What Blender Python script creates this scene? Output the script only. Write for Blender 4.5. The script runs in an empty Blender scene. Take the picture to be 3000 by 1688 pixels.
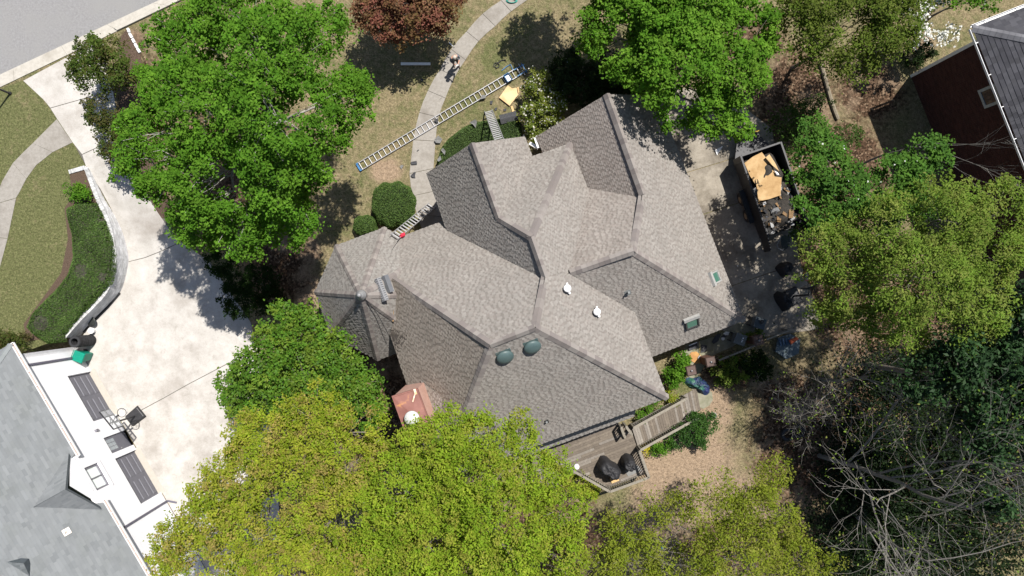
import bpy, bmesh, math, random
import numpy as np
from mathutils import Vector, Matrix

# ------------------------------------------------------------------ camera, sky, sun, exposure
SC = bpy.context.scene
COL = SC.collection
H = 38.0            # camera height above the lawn (m)
S = 53.5            # photograph pixels per metre at z = 0
cam_d = bpy.data.cameras.new('camera')
cam = bpy.data.objects.new('camera', cam_d); COL.objects.link(cam)
cam.location = (0, 0, H)
cam_d.sensor_width = 36.0
cam_d.lens = 36.0 * H / (3000 / S)
cam_d.clip_start = 0.1; cam_d.clip_end = 600
SC.camera = cam
SC.render.resolution_x = 1024; SC.render.resolution_y = 576

SUN_EL = math.radians(62.5)
SUN_H = Vector((0.59, 0.807))           # horizontal direction towards the sun
W = bpy.data.worlds.new('World'); SC.world = W; W.use_nodes = True
wn = W.node_tree.nodes; wl = W.node_tree.links
sky = wn.new('ShaderNodeTexSky'); sky.sky_type = 'NISHITA'; sky.sun_disc = False
sky.sun_elevation = SUN_EL; sky.sun_rotation = math.atan2(SUN_H.x, SUN_H.y)
wn['Background'].inputs['Strength'].default_value = 0.065
wl.new(sky.outputs[0], wn['Background'].inputs['Color'])
sun_d = bpy.data.lights.new('sun', 'SUN'); sun_d.energy = 4.6; sun_d.angle = math.radians(0.53)
sun_d.color = (1.0, 0.955, 0.89)
sun = bpy.data.objects.new('sun', sun_d); COL.objects.link(sun)
sd = Vector((SUN_H.x * math.cos(SUN_EL), SUN_H.y * math.cos(SUN_EL), math.sin(SUN_EL)))
sun.rotation_euler = sd.to_track_quat('Z', 'Y').to_euler(); sun.location = (20, 30, 60)
VS = SC.view_settings
VS.view_transform = 'Standard'; VS.look = 'None'; VS.exposure = 0.9; VS.gamma = 1.0

random.seed(7)
RNG = np.random.default_rng(11)

# ------------------------------------------------------------------ pixel -> place
def smooth(a, b, x):
    t = max(0.0, min(1.0, (x - a) / (b - a))); return t * t * (3 - 2 * t)
_ex = [(0, 300), (430, 360), (700, 532), (765, 614), (835, 660), (944, 734), (1100, 770), (1300, 800), (1700, 830), (4000, 830)]
def _edge(py):
    for (y0, x0), (y1, x1) in zip(_ex, _ex[1:]):
        if py <= y1: return x0 + (x1 - x0) * (py - y0) / (y1 - y0)
    return _ex[-1][1]
DIP = 1.2
def hz(x, y):
    """ground height: the left driveway drops towards the neighbour's garage"""
    px = x * S + 1500; py = 844 - y * S
    d = smooth(430, 790, py)
    if d <= 0: return 0.0
    e = _edge(py)
    m = 1 - smooth(e + 15, e + 190, px)
    return -DIP * d * m
def gp(px, py, z=0.0):
    k = (H - z) / H / S
    return Vector(((px - 1500) * k, (844 - py) * k, z))
def gg(px, py, dz=0.0):
    z = 0.0
    for _ in range(4):
        p = gp(px, py, z); z = hz(p.x, p.y)
    p = gp(px, py, z); p.z = z + dz
    return p
def pm(rpx, z=0.0): return rpx / S * (H - z) / H

# ------------------------------------------------------------------ materials
MATS = {}
def _mat(name):
    m = bpy.data.materials.new(name); m.use_nodes = True
    nt = m.node_tree; b = nt.nodes['Principled BSDF']
    return m, nt, b
def mat(name, c1, c2=None, scale=6.0, rough=0.75, bump=0.0, bscale=None, metal=0.0, c3=None, s3=1.0, detail=5.0, w3=(0.45, 0.62), spec=0.35):
    """two colours mixed by fine noise, an optional third one in larger patches"""
    if name in MATS: return MATS[name]
    m, nt, b = _mat(name); N = nt.nodes; L = nt.links
    tc = N.new('ShaderNodeNewGeometry')
    b.inputs['Roughness'].default_value = rough; b.inputs['Metallic'].default_value = metal
    b.inputs['Specular IOR Level'].default_value = spec
    if c2 is None: c2 = tuple(x * 0.8 for x in c1)
    n1 = N.new('ShaderNodeTexNoise'); n1.inputs['Scale'].default_value = scale; n1.inputs['Detail'].default_value = detail
    n1.inputs['Roughness'].default_value = 0.65
    L.new(tc.outputs['Position'], n1.inputs['Vector'])
    r = N.new('ShaderNodeValToRGB'); r.color_ramp.elements[0].position = 0.33; r.color_ramp.elements[1].position = 0.67
    r.color_ramp.elements[0].color = (*c1, 1); r.color_ramp.elements[1].color = (*c2, 1)
    L.new(n1.outputs['Fac'], r.inputs['Fac']); out = r.outputs['Color']
    if c3 is not None:
        n3 = N.new('ShaderNodeTexNoise'); n3.inputs['Scale'].default_value = s3; n3.inputs['Detail'].default_value = 7
        n3.inputs['Roughness'].default_value = 0.6
        L.new(tc.outputs['Position'], n3.inputs['Vector'])
        r3 = N.new('ShaderNodeValToRGB'); r3.color_ramp.elements[0].position = w3[0]; r3.color_ramp.elements[1].position = w3[1]
        L.new(n3.outputs['Fac'], r3.inputs['Fac'])
        mx = N.new('ShaderNodeMixRGB'); mx.inputs['Color2'].default_value = (*c3, 1)
        L.new(r3.outputs['Color'], mx.inputs['Fac']); L.new(out, mx.inputs['Color1']); out = mx.outputs['Color']
    L.new(out, b.inputs['Base Color'])
    if bump > 0:
        nb = N.new('ShaderNodeTexNoise'); nb.inputs['Scale'].default_value = bscale or scale * 2; nb.inputs['Detail'].default_value = 6
        L.new(tc.outputs['Position'], nb.inputs['Vector'])
        bp = N.new('ShaderNodeBump'); bp.inputs['Strength'].default_value = bump; bp.inputs['Distance'].default_value = 0.03
        L.new(nb.outputs['Fac'], bp.inputs['Height']); L.new(bp.outputs['Normal'], b.inputs['Normal'])
    MATS[name] = m; return m
def mat_col(name, scale=9.0, amt=0.35, rough=0.85, bump=0.25, bscale=60, spec=0.25, stain=None, sscale=0.5, swin=(0.5, 0.7)):
    """colour from the piece's own colour attribute, with grain on top"""
    if name in MATS: return MATS[name]
    m, nt, b = _mat(name); N = nt.nodes; L = nt.links
    b.inputs['Roughness'].default_value = rough; b.inputs['Specular IOR Level'].default_value = spec
    a = N.new('ShaderNodeAttribute'); a.attribute_name = 'Col'
    tc = N.new('ShaderNodeNewGeometry')
    n1 = N.new('ShaderNodeTexNoise'); n1.inputs['Scale'].default_value = scale; n1.inputs['Detail'].default_value = 6
    L.new(tc.outputs['Position'], n1.inputs['Vector'])
    mr = N.new('ShaderNodeMapRange'); mr.inputs[1].default_value = 0.3; mr.inputs[2].default_value = 0.7
    mr.inputs[3].default_value = 1 - amt; mr.inputs[4].default_value = 1 + amt
    L.new(n1.outputs['Fac'], mr.inputs[0])
    mx = N.new('ShaderNodeVectorMath'); mx.operation = 'SCALE'
    L.new(a.outputs['Color'], mx.inputs[0]); L.new(mr.outputs[0], mx.inputs['Scale']); out = mx.outputs[0]
    if stain:
        n3 = N.new('ShaderNodeTexNoise'); n3.inputs['Scale'].default_value = sscale; n3.inputs['Detail'].default_value = 6
        L.new(tc.outputs['Position'], n3.inputs['Vector'])
        r3 = N.new('ShaderNodeMapRange'); r3.inputs[1].default_value = swin[0]; r3.inputs[2].default_value = swin[1]
        L.new(n3.outputs['Fac'], r3.inputs[0])
        m2 = N.new('ShaderNodeMixRGB'); m2.blend_type = 'MULTIPLY'; m2.inputs['Color2'].default_value = (*stain, 1)
        L.new(r3.outputs[0], m2.inputs['Fac']); L.new(out, m2.inputs['Color1']); out = m2.outputs['Color']
    L.new(out, b.inputs['Base Color'])
    if bump:
        nb = N.new('ShaderNodeTexNoise'); nb.inputs['Scale'].default_value = bscale; nb.inputs['Detail'].default_value = 3
        L.new(tc.outputs['Position'], nb.inputs['Vector'])
        bp = N.new('ShaderNodeBump'); bp.inputs['Strength'].default_value = bump; bp.inputs['Distance'].default_value = 0.01
        L.new(nb.outputs['Fac'], bp.inputs['Height']); L.new(bp.outputs['Normal'], b.inputs['Normal'])
    MATS[name] = m; return m
def mat_leaf(name, rough=0.5, trans=0.35, spec=0.3):
    if name in MATS: return MATS[name]
    m, nt, b = _mat(name); N = nt.nodes; L = nt.links
    a = N.new('ShaderNodeAttribute'); a.attribute_name = 'Col'
    L.new(a.outputs['Color'], b.inputs['Base Color']); b.inputs['Roughness'].default_value = rough
    b.inputs['Specular IOR Level'].default_value = spec
    t = N.new('ShaderNodeBsdfTranslucent')
    hs = N.new('ShaderNodeHueSaturation'); hs.inputs['Hue'].default_value = 0.485; hs.inputs['Saturation'].default_value = 1.15; hs.inputs['Value'].default_value = 1.15
    L.new(a.outputs['Color'], hs.inputs['Color']); L.new(hs.outputs['Color'], t.inputs['Color'])
    mix = N.new('ShaderNodeMixShader'); mix.inputs['Fac'].default_value = trans
    L.new(b.outputs[0], mix.inputs[1]); L.new(t.outputs[0], mix.inputs[2])
    L.new(mix.outputs[0], N['Material Output'].inputs['Surface'])
    MATS[name] = m; return m
def mat_glass(name, c, rough=0.08):
    if name in MATS: return MATS[name]
    m, nt, b = _mat(name); b.inputs['Base Color'].default_value = (*c, 1); b.inputs['Roughness'].default_value = rough
    b.inputs['Specular IOR Level'].default_value = 0.6; b.inputs['Coat Weight'].default_value = 0.3
    MATS[name] = m; return m

# ------------------------------------------------------------------ mesh builder
class MB:
    def __init__(s): s.v = []; s.f = []; s.c = []
    def add(s, vs, fs, col=None):
        o = len(s.v); s.v += [tuple(p) for p in vs]
        s.f += [tuple(i + o for i in f) for f in fs]
        s.c += [col or (1, 1, 1)] * len(fs); return s
    def hexa(s, b4, t4, col=None):
        return s.add(list(b4) + list(t4), [(3, 2, 1, 0), (4, 5, 6, 7), (0, 1, 5, 4), (1, 2, 6, 5), (2, 3, 7, 6), (3, 0, 4, 7)], col)
    def box(s, c, size, rot=0.0, col=None, M=None):
        """box centred at c"""
        hx, hy, hz_ = size[0] / 2, size[1] / 2, size[2] / 2
        R = M if M is not None else Matrix.Rotation(rot, 3, 'Z')
        c = Vector(c)
        p = [c + R @ Vector((x, y, z)) for z in (-hz_, hz_) for x, y in ((-hx, -hy), (hx, -hy), (hx, hy), (-hx, hy))]
        return s.hexa(p[:4], p[4:], col)
    def bar(s, a, b, w, h, up=(0, 0, 1), col=None):
        """rectangular bar from a to b"""
        a = Vector(a); b = Vector(b); d = (b - a).normalized(); up = Vector(up)
        x = d.cross(up)
        if x.length < 1e-4: x = d.cross(Vector((1, 0, 0)))
        x.normalize(); y = x.cross(d)
        q = [(-w / 2, -h / 2), (w / 2, -h / 2), (w / 2, h / 2), (-w / 2, h / 2)]
        return s.hexa([a + x * i + y * j for i, j in q], [b + x * i + y * j for i, j in q], col)
    def cyl(s, a, b, r0, r1=None, n=10, col=None, cap=True):
        return s.tube([a, b], [r0, r0 if r1 is None else r1], n, col, cap)
    def tube(s, pts, rad, n=6, col=None, cap=True):
        pts = [Vector(p) for p in pts]; k = len(pts)
        if not hasattr(rad, '__len__'): rad = [rad] * k
        vs = []; px = None
        for i, p in enumerate(pts):
            d = (pts[min(i + 1, k - 1)] - pts[max(i - 1, 0)])
            d = d.normalized() if d.length > 1e-9 else Vector((0, 0, 1))
            if px is None:
                x = d.cross(Vector((0, 0, 1)))
                if x.length < 1e-3: x = d.cross(Vector((1, 0, 0)))
            else: x = px - d * px.dot(d)
            x.normalize(); px = x; y = d.cross(x)
            vs += [p + (x * math.cos(2 * math.pi * j / n) + y * math.sin(2 * math.pi * j / n)) * rad[i] for j in range(n)]
        fs = [(i * n + j, i * n + (j + 1) % n, (i + 1) * n + (j + 1) % n, (i + 1) * n + j) for i in range(k - 1) for j in range(n)]
        if cap: fs += [tuple(range(n - 1, -1, -1)), tuple((k - 1) * n + j for j in range(n))]
        return s.add(vs, fs, col)
    def ring(s, c, R, r, n=20, m=6, M=None, col=None, zs=1.0):
        vs = []; M = M or Matrix.Identity(3); c = Vector(c)
        for i in range(n):
            a = 2 * math.pi * i / n
            for j in range(m):
                b = 2 * math.pi * j / m
                vs.append(c + M @ Vector(((R + r * math.cos(b)) * math.cos(a), (R + r * math.cos(b)) * math.sin(a), r * math.sin(b) * zs)))
        fs = [(i * m + j, ((i + 1) % n) * m + j, ((i + 1) % n) * m + (j + 1) % m, i * m + (j + 1) % m) for i in range(n) for j in range(m)]
        return s.add(vs, fs, col)
    def lathe(s, c, prof, n=16, M=None, col=None, sx=1.0, sy=1.0):
        """profile of (radius, height) pairs spun about the axis"""
        vs = []; M = M or Matrix.Identity(3); c = Vector(c)
        for r, z in prof:
            vs += [c + M @ Vector((r * math.cos(2 * math.pi * j / n) * sx, r * math.sin(2 * math.pi * j / n) * sy, z)) for j in range(n)]
        k = len(prof)
        fs = [(i * n + j, i * n + (j + 1) % n, (i + 1) * n + (j + 1) % n, (i + 1) * n + j) for i in range(k - 1) for j in range(n)]
        fs += [tuple(range(n - 1, -1, -1)), tuple((k - 1) * n + j for j in range(n))]
        return s.add(vs, fs, col)
    def prism(s, poly, z0, z1, col=None):
        """poly: list of (x, y) or Vectors; extruded between z0 and z1 (z1 may be callable)"""
        n = len(poly)
        a = sum(poly[i][0] * poly[(i + 1) % n][1] - poly[(i + 1) % n][0] * poly[i][1] for i in range(n))
        if a < 0: poly = list(poly)[::-1]
        vs = [(p[0], p[1], z0) for p in poly] + [(p[0], p[1], z1) for p in poly]
        fs = [tuple(range(n - 1, -1, -1)), tuple(range(n, 2 * n))] + [(i, (i + 1) % n, n + (i + 1) % n, n + i) for i in range(n)]
        return s.add(vs, fs, col)
    def slab(s, poly3, thick, col=None):
        """3D planar polygon given thickness along its normal (downwards)"""
        P = [Vector(p) for p in poly3]; n = len(P)
        nn = Vector((0, 0, 0))
        for i in range(n): nn += P[i].cross(P[(i + 1) % n])
        nn.normalize()
        if nn.z < 0: P = P[::-1]; nn = -nn
        Q = [p - nn * thick for p in P]
        return s.add(Q + P, [tuple(range(n - 1, -1, -1)), tuple(range(n, 2 * n))] + [(i, (i + 1) % n, n + (i + 1) % n, n + i) for i in range(n)], col)
    def build(s, name, m, parent=None, shade=False, bevel=0.0, off=None):
        me = bpy.data.meshes.new(name)
        v = s.v if off is None else [(a - off[0], b - off[1], c - off[2]) for a, b, c in s.v]
        me.from_pydata(v, [], s.f)
        if any(c != (1, 1, 1) for c in s.c):
            at = me.color_attributes.new('Col', 'FLOAT_COLOR', 'CORNER')
            arr = np.ones((len(me.loops), 4), np.float32)
            tot = np.array([len(f) for f in s.f]); arr[:, :3] = np.repeat(np.array(s.c, np.float32), tot, axis=0)
            at.data.foreach_set('color', arr.ravel())
        me.materials.append(m); me.update()
        o = bpy.data.objects.new(name, me); COL.objects.link(o)
        if parent is not None: o.parent = parent
        if shade: me.polygons.foreach_set('use_smooth', [True] * len(me.polygons))
        if bevel:
            b = o.modifiers.new('bevel', 'BEVEL'); b.width = bevel; b.segments = 2; b.limit_method = 'ANGLE'; b.angle_limit = 0.6
        return o
def tag(o, label=None, cat=None, group=None, kind=None):
    if label: o['label'] = label
    if cat: o['category'] = cat
    if group: o['group'] = group
    if kind: o['kind'] = kind
    return o
def thing(name, label, cat, loc=(0, 0, 0), rot=0.0, group=None):
    o = bpy.data.objects.new(name, None); COL.objects.link(o); o.empty_display_size = 0.2
    o.location = loc; o.rotation_euler = (0, 0, rot)
    return tag(o, label, cat, group)
def dup(o, parent=None):
    c = o.copy(); COL.objects.link(c); c.parent = parent
    for ch in list(o.children): dup(ch, c)
    return c
def inst(name, me, parent, M=None):
    o = bpy.data.objects.new(name, me); COL.objects.link(o); o.parent = parent
    if M is not None: o.matrix_local = M
    return o

# ------------------------------------------------------------------ ground sheets
def mesh_np(name, V, F, m, cols=None, domain='FACE', parent=None):
    """fast mesh from arrays of equal-sized faces"""
    V = np.asarray(V, np.float32); F = np.asarray(F, np.int32); k = F.shape[1]
    me = bpy.data.meshes.new(name)
    me.vertices.add(len(V)); me.vertices.foreach_set('co', V.ravel())
    me.loops.add(F.size); me.loops.foreach_set('vertex_index', F.ravel())
    me.polygons.add(len(F)); me.polygons.foreach_set('loop_start', np.arange(0, F.size, k, dtype=np.int32))
    me.polygons.foreach_set('loop_total', np.full(len(F), k, np.int32))
    if cols is not None:
        at = me.color_attributes.new('Col', 'FLOAT_COLOR', 'CORNER' if domain == 'FACE' else 'POINT')
        c = np.ones((len(cols), 4), np.float32); c[:, :3] = cols
        if domain == 'FACE': c = np.repeat(c, k, axis=0)
        at.data.foreach_set('color', c.ravel())
    me.materials.append(m); me.update(calc_edges=True)
    o = bpy.data.objects.new(name, me); COL.objects.link(o)
    if parent is not None: o.parent = parent
    return o
def sheet(name, pts, m, dz, skirt=0.0, zfun=None, grid=0.6, kind='structure', parent=None):
    """polygon of ground points laid over the terrain, dz above it"""
    zf = zfun or hz
    bm = bmesh.new()
    vs = [bm.verts.new((p[0], p[1], 0)) for p in pts]
    f = bm.faces.new(vs)
    if f.normal.z < 0 or sum(pts[i][0] * pts[(i + 1) % len(pts)][1] - pts[(i + 1) % len(pts)][0] * pts[i][1] for i in range(len(pts))) < 0:
        bmesh.ops.reverse_faces(bm, faces=[f])
    bmesh.ops.triangulate(bm, faces=bm.faces[:])
    xs = [p[0] for p in pts]; ys = [p[1] for p in pts]
    for ax, lo, hi in ((0, min(xs), max(xs)), (1, min(ys), max(ys))):
        t = math.ceil(lo / grid) * grid
        while t < hi:
            co = [0, 0, 0]; no = [0, 0, 0]; co[ax] = t; no[ax] = 1
            bmesh.ops.bisect_plane(bm, geom=bm.verts[:] + bm.edges[:] + bm.faces[:], plane_co=co, plane_no=no)
            t += grid
    for v in bm.verts: v.co.z = zf(v.co.x, v.co.y) + dz
    if skirt:
        be = [e for e in bm.edges if len(e.link_faces) == 1]
        r = bmesh.ops.extrude_edge_only(bm, edges=be)
        for v in [g for g in r['geom'] if isinstance(g, bmesh.types.BMVert)]: v.co.z -= skirt
    bmesh.ops.recalc_face_normals(bm, faces=bm.faces[:])
    me = bpy.data.meshes.new(name); bm.to_mesh(me); bm.free(); me.materials.append(m)
    o = bpy.data.objects.new(name, me); COL.objects.link(o)
    if kind: o['kind'] = kind
    if parent: o.parent = parent
    return o
def gpoly(px): return [gg(*p) for p in px]
def flat(x, y): return 0.0

# ================================================================== THE GROUND
def ground_material():
    m, nt, b = _mat('ground'); N = nt.nodes; L = nt.links
    b.inputs['Roughness'].default_value = 0.95; b.inputs['Specular IOR Level'].default_value = 0.1
    geo = N.new('ShaderNodeNewGeometry'); at = N.new('ShaderNodeAttribute'); at.attribute_name = 'Col'
    sep = N.new('ShaderNodeSeparateColor'); L.new(at.outputs['Color'], sep.inputs[0])
    def noise(sc, det=6, rough=0.6):
        n = N.new('ShaderNodeTexNoise'); n.inputs['Scale'].default_value = sc; n.inputs['Detail'].default_value = det
        n.inputs['Roughness'].default_value = rough; L.new(geo.outputs['Position'], n.inputs['Vector']); return n.outputs['Fac']
    def ramp(fac, stops):
        r = N.new('ShaderNodeValToRGB'); e = r.color_ramp.elements
        e[0].position, e[0].color = stops[0][0], (*stops[0][1], 1); e[1].position, e[1].color = stops[-1][0], (*stops[-1][1], 1)
        for p, c in stops[1:-1]:
            x = e.new(p); x.color = (*c, 1)
        L.new(fac, r.inputs['Fac']); return r.outputs['Color']
    def mix(fac, a, c):
        x = N.new('ShaderNodeMixRGB'); L.new(fac, x.inputs['Fac']); L.new(a, x.inputs['Color1']); L.new(c, x.inputs['Color2']); return x.outputs['Color']
    def math_(op, a, c, clamp=True):
        x = N.new('ShaderNodeMath'); x.operation = op; x.use_clamp = clamp
        for i, q in enumerate((a, c)):
            if isinstance(q, (int, float)): x.inputs[i].default_value = q
            else: L.new(q, x.inputs[i])
        return x.outputs[0]
    fine = noise(12, 6, 0.75); mid = noise(3.2); big = noise(0.55)
    dry = ramp(fine, [(0.28, (0.07, 0.056, 0.03)), (0.5, (0.165, 0.134, 0.077)), (0.72, (0.285, 0.236, 0.15))])
    grn = ramp(fine, [(0.28, (0.03, 0.04, 0.013)), (0.5, (0.078, 0.088, 0.033)), (0.72, (0.15, 0.145, 0.07))])
    gw = math_('ADD', math_('MULTIPLY', math_('SUBTRACT', math_('ADD', math_('MULTIPLY', mid, 0.6), math_('MULTIPLY', big, 0.6), False), 0.5, False), 4.0, False), sep.outputs[2])
    gw = math_('SUBTRACT', gw, 0.1)
    grass = mix(gw, dry, grn)
    dirt = ramp(noise(14, 8, 0.7), [(0.3, (0.13, 0.09, 0.058)), (0.5, (0.225, 0.165, 0.112)), (0.72, (0.31, 0.24, 0.172))])
    vor = N.new('ShaderNodeTexVoronoi'); vor.inputs['Scale'].default_value = 11; vor.inputs['Randomness'].default_value = 1
    L.new(geo.outputs['Position'], vor.inputs['Vector'])
    sepv = N.new('ShaderNodeSeparateColor'); L.new(vor.outputs['Color'], sepv.inputs[0])
    lit = ramp(sepv.outputs[0], [(0.0, (0.019, 0.012, 0.007)), (0.45, (0.051, 0.031, 0.019)), (0.8, (0.095, 0.058, 0.037)), (1.0, (0.18, 0.13, 0.085))])
    lit2 = mix(math_('MULTIPLY', math_('SUBTRACT', big, 0.5, False), 5.0), lit, dirt)
    edge = math_('MULTIPLY', math_('SUBTRACT', mid, 0.5, False), 0.9, False)
    dw = math_('MULTIPLY', math_('SUBTRACT', math_('ADD', sep.outputs[0], edge, False), 0.35, False), 3.0)
    lw = math_('MULTIPLY', math_('SUBTRACT', math_('ADD', sep.outputs[1], edge, False), 0.35, False), 3.0)
    c = mix(dw, grass, dirt); c = mix(lw, c, lit2)
    m9 = N.new('ShaderNodeMapRange'); m9.inputs[1].default_value = .3; m9.inputs[2].default_value = .7; m9.inputs[3].default_value = .55; m9.inputs[4].default_value = 1.42; L.new(noise(6.5, 7, .75), m9.inputs[0])
    vm = N.new('ShaderNodeVectorMath'); vm.operation = 'SCALE'; L.new(c, vm.inputs[0]); L.new(m9.outputs[0], vm.inputs['Scale']); c = vm.outputs[0]
    v2 = N.new('ShaderNodeTexVoronoi'); v2.inputs['Scale'].default_value = 9; L.new(geo.outputs['Position'], v2.inputs['Vector'])
    fl = math_('MULTIPLY', math_('LESS_THAN', v2.outputs['Distance'], .16), math_('MULTIPLY', math_('GREATER_THAN', mid, .52), .75))
    fc = N.new('ShaderNodeRGB'); fc.outputs[0].default_value = (.06, .04, .025, 1); c = mix(fl, c, fc.outputs[0])
    L.new(c, b.inputs['Base Color'])
    bp = N.new('ShaderNodeBump'); bp.inputs['Strength'].default_value = 0.7; bp.inputs['Distance'].default_value = 0.05
    hgt = math_('ADD', math_('MULTIPLY', fine, 0.7, False), math_('MULTIPLY', sepv.outputs[0], 0.5, False), False)
    L.new(hgt, bp.inputs['Height']); L.new(bp.outputs['Normal'], b.inputs['Normal'])
    return m
M_GROUND = ground_material()
def axis(lo, hi, step, far):
    a = list(np.arange(lo, hi + 1e-6, step)); e = [far * k for k in (1.0, 0.75, 0.55)]
    return np.array([-e[0], -e[1], -e[2]] + a + [e[2], e[1], e[0]])
gx = axis(-36, 36, 0.4, 150); gy = axis(-28, 28, 0.4, 150)
def blobs(px, py, L):
    w = 0.0
    for x, y, rx, ry in L:
        d = ((px - x) / rx) ** 2 + ((py - y) / ry) ** 2
        w = max(w, math.exp(-d * 1.0))
    return w
DIRT = [(1130, 500, 60, 45), (2000, 1350, 190, 130), (2090, 1190, 70, 130), (900, 850, 60, 60), (2150, 1480, 160, 110), (910, 740, 35, 50), (1500, 430, 10, 10), (1950, 1480, 130, 120), (2700, 130, 50, 40)]
LITTER = [(2330, 300, 150, 190), (2460, 480, 200, 160), (2200, 120, 120, 90), (2550, 270, 130, 110),  (800, 780, 150, 140), (2400, 750, 220, 260), (2350, 1300, 180, 260), (2750, 1250, 420, 420), (2600, 900, 300, 250), (390, 130, 45, 60),
          (420, 300, 100, 170), (700, 500, 260, 260), (1750, 250, 180, 70), (2150, 1090, 130, 60), (1100, 1150, 260, 260), (1150, 30, 90, 60), (2300, 1150, 120, 60), (2200, 1600, 300, 90), (700, 1500, 300, 400), (1500, 1600, 400, 200)]
GREEN = [(2000, 1130, 60, 60), (1400, 330, 90, 40), (1330, 330, 60, 60), (1450, 160, 60, 90), (1350, 300, 40, 80)]
V = []; Cg = []
for y in gy:
    for x in gx:
        V.append((x, y, hz(x, y)))
        px = x * S + 1500; py = 844 - y * S
        Cg.append((blobs(px, py, DIRT), blobs(px, py, LITTER), 0.45 * blobs(px, py, GREEN)))
nx, ny = len(gx), len(gy)
F = [(j * nx + i, j * nx + i + 1, (j + 1) * nx + i + 1, (j + 1) * nx + i) for j in range(ny - 1) for i in range(nx - 1)]
tag(mesh_np('ground', V, F, M_GROUND, np.array(Cg), 'POINT'), kind='structure')

# neighbour's raised lawn
M_LAWN = mat('lawn_grass', (0.05, 0.058, 0.017), (0.15, 0.132, 0.056), scale=24, rough=0.95, bump=0.7, bscale=40, c3=(0.068, 0.08, 0.026), s3=1.1, w3=(0.4, 0.62), spec=0.1)
CAPL = [(252, 494), (263, 522), (283, 576), (304, 621), (323, 673), (334, 739), (334, 765), (324, 815), (307, 858), (272, 897), (233, 936), (186, 990)]
lawn_px = [(-420, 420), (66, 237), (128, 291), (167, 346), (214, 416), (250, 486)] + CAPL[1:] + [(40, 1042), (-420, 1160)]
lw_ = sheet('lawn', [gp(*p) for p in lawn_px], M_GROUND, 0.012, skirt=0.06, zfun=flat)
at_ = lw_.data.color_attributes.new('Col', 'FLOAT_COLOR', 'POINT'); at_.data.foreach_set('color', np.tile(np.array((0, 0, .8, 1), np.float32), len(lw_.data.vertices)))
M_MULCH = mat('mulch', (0.031, 0.020, 0.015), (0.129, 0.092, 0.068), scale=30, rough=1, bump=0.9, bscale=45, spec=0.1)
sheet('planting_bed', [gp(*p) for p in [(204, 508), (250, 498), (262, 525), (300, 625), (330, 740), (322, 815), (262, 902), (185, 985), (80, 1000), (70, 950), (180, 800), (200, 700), (190, 610), (215, 575)]], M_MULCH, 0.03, zfun=flat, skirt=0.02)
sheet('planting_strip', gpoly([(345, 118), (374, 84), (412, 158), (440, 420), (520, 640), (470, 640), (372, 440), (345, 250)]), M_MULCH, 0.02)

# street, kerb, concrete
M_ASPH = mat('asphalt', (0.170, 0.167, 0.167), (0.224, 0.221, 0.221), scale=9, rough=0.9, bump=0.35, bscale=120, c3=(0.204, 0.201, 0.197), s3=0.4, spec=0.2)
M_CONC = mat('drive_concrete', (0.335, 0.317, 0.292), (0.44, 0.422, 0.398), scale=1.1, rough=0.85, bump=0.15, bscale=80, c3=(0.235, 0.21, 0.185), s3=0.5, w3=(0.5, 0.78), detail=12, spec=0.2)
def more_stains(m, col, scale, win, amt):
    nt = m.node_tree; N = nt.nodes; L = nt.links; b = N['Principled BSDF']; src = b.inputs['Base Color'].links[0].from_socket
    g = N.new('ShaderNodeNewGeometry'); n = N.new('ShaderNodeTexNoise'); n.inputs['Scale'].default_value = scale; n.inputs['Detail'].default_value = 10; n.inputs['Roughness'].default_value = .7; n.inputs['Distortion'].default_value = .6
    L.new(g.outputs['Position'], n.inputs['Vector'])
    r = N.new('ShaderNodeMapRange'); r.inputs[1].default_value = win[0]; r.inputs[2].default_value = win[1]; r.inputs[4].default_value = amt; L.new(n.outputs['Fac'], r.inputs[0])
    x = N.new('ShaderNodeMixRGB'); x.blend_type = 'MULTIPLY'; x.inputs['Color2'].default_value = (*col, 1); L.new(r.outputs[0], x.inputs['Fac']); L.new(src, x.inputs['Color1']); L.new(x.outputs['Color'], b.inputs['Base Color'])
more_stains(M_CONC, (.55, .51, .46), 1.6, (.54, .8), .55)
more_stains(M_CONC, (.68, .64, .6), .35, (.5, .75), .35)
more_stains(M_CONC, (.72, .70, .67), 14, (.45, .75), .6)
more_stains(M_ASPH, (.7, .7, .7), 30, (.45, .7), .5)
M_CONC2 = mat('walk_concrete', (0.204, 0.188, 0.167), (0.262, 0.245, 0.221), scale=7, rough=0.88, bump=0.2, bscale=90, c3=(0.163, 0.146, 0.126), s3=0.9, w3=(0.5, 0.75), detail=8, spec=0.2)
M_KERB = mat('kerb_concrete', (0.320, 0.299, 0.262), (0.381, 0.360, 0.320), scale=5, rough=0.88, bump=0.2, c3=(0.245, 0.224, 0.190), s3=1.2, w3=(0.5, 0.75), spec=0.2)
sheet('street', gpoly([(-500, 455), (0, 221), (408, 29), (900, -200), (900, -900), (-500, -900)]), M_ASPH, 0.008)
kerb = tag(bpy.data.objects.new('kerb', None), kind='structure'); COL.objects.link(kerb)
A0, A1 = gp(0, 219), gp(408, 28); B0, B1 = gp(0, 257), gp(450, 41)
kt = [-0.55, -0.3, 0.095, 0.44, 0.77, 1.1, 1.5]
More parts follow.
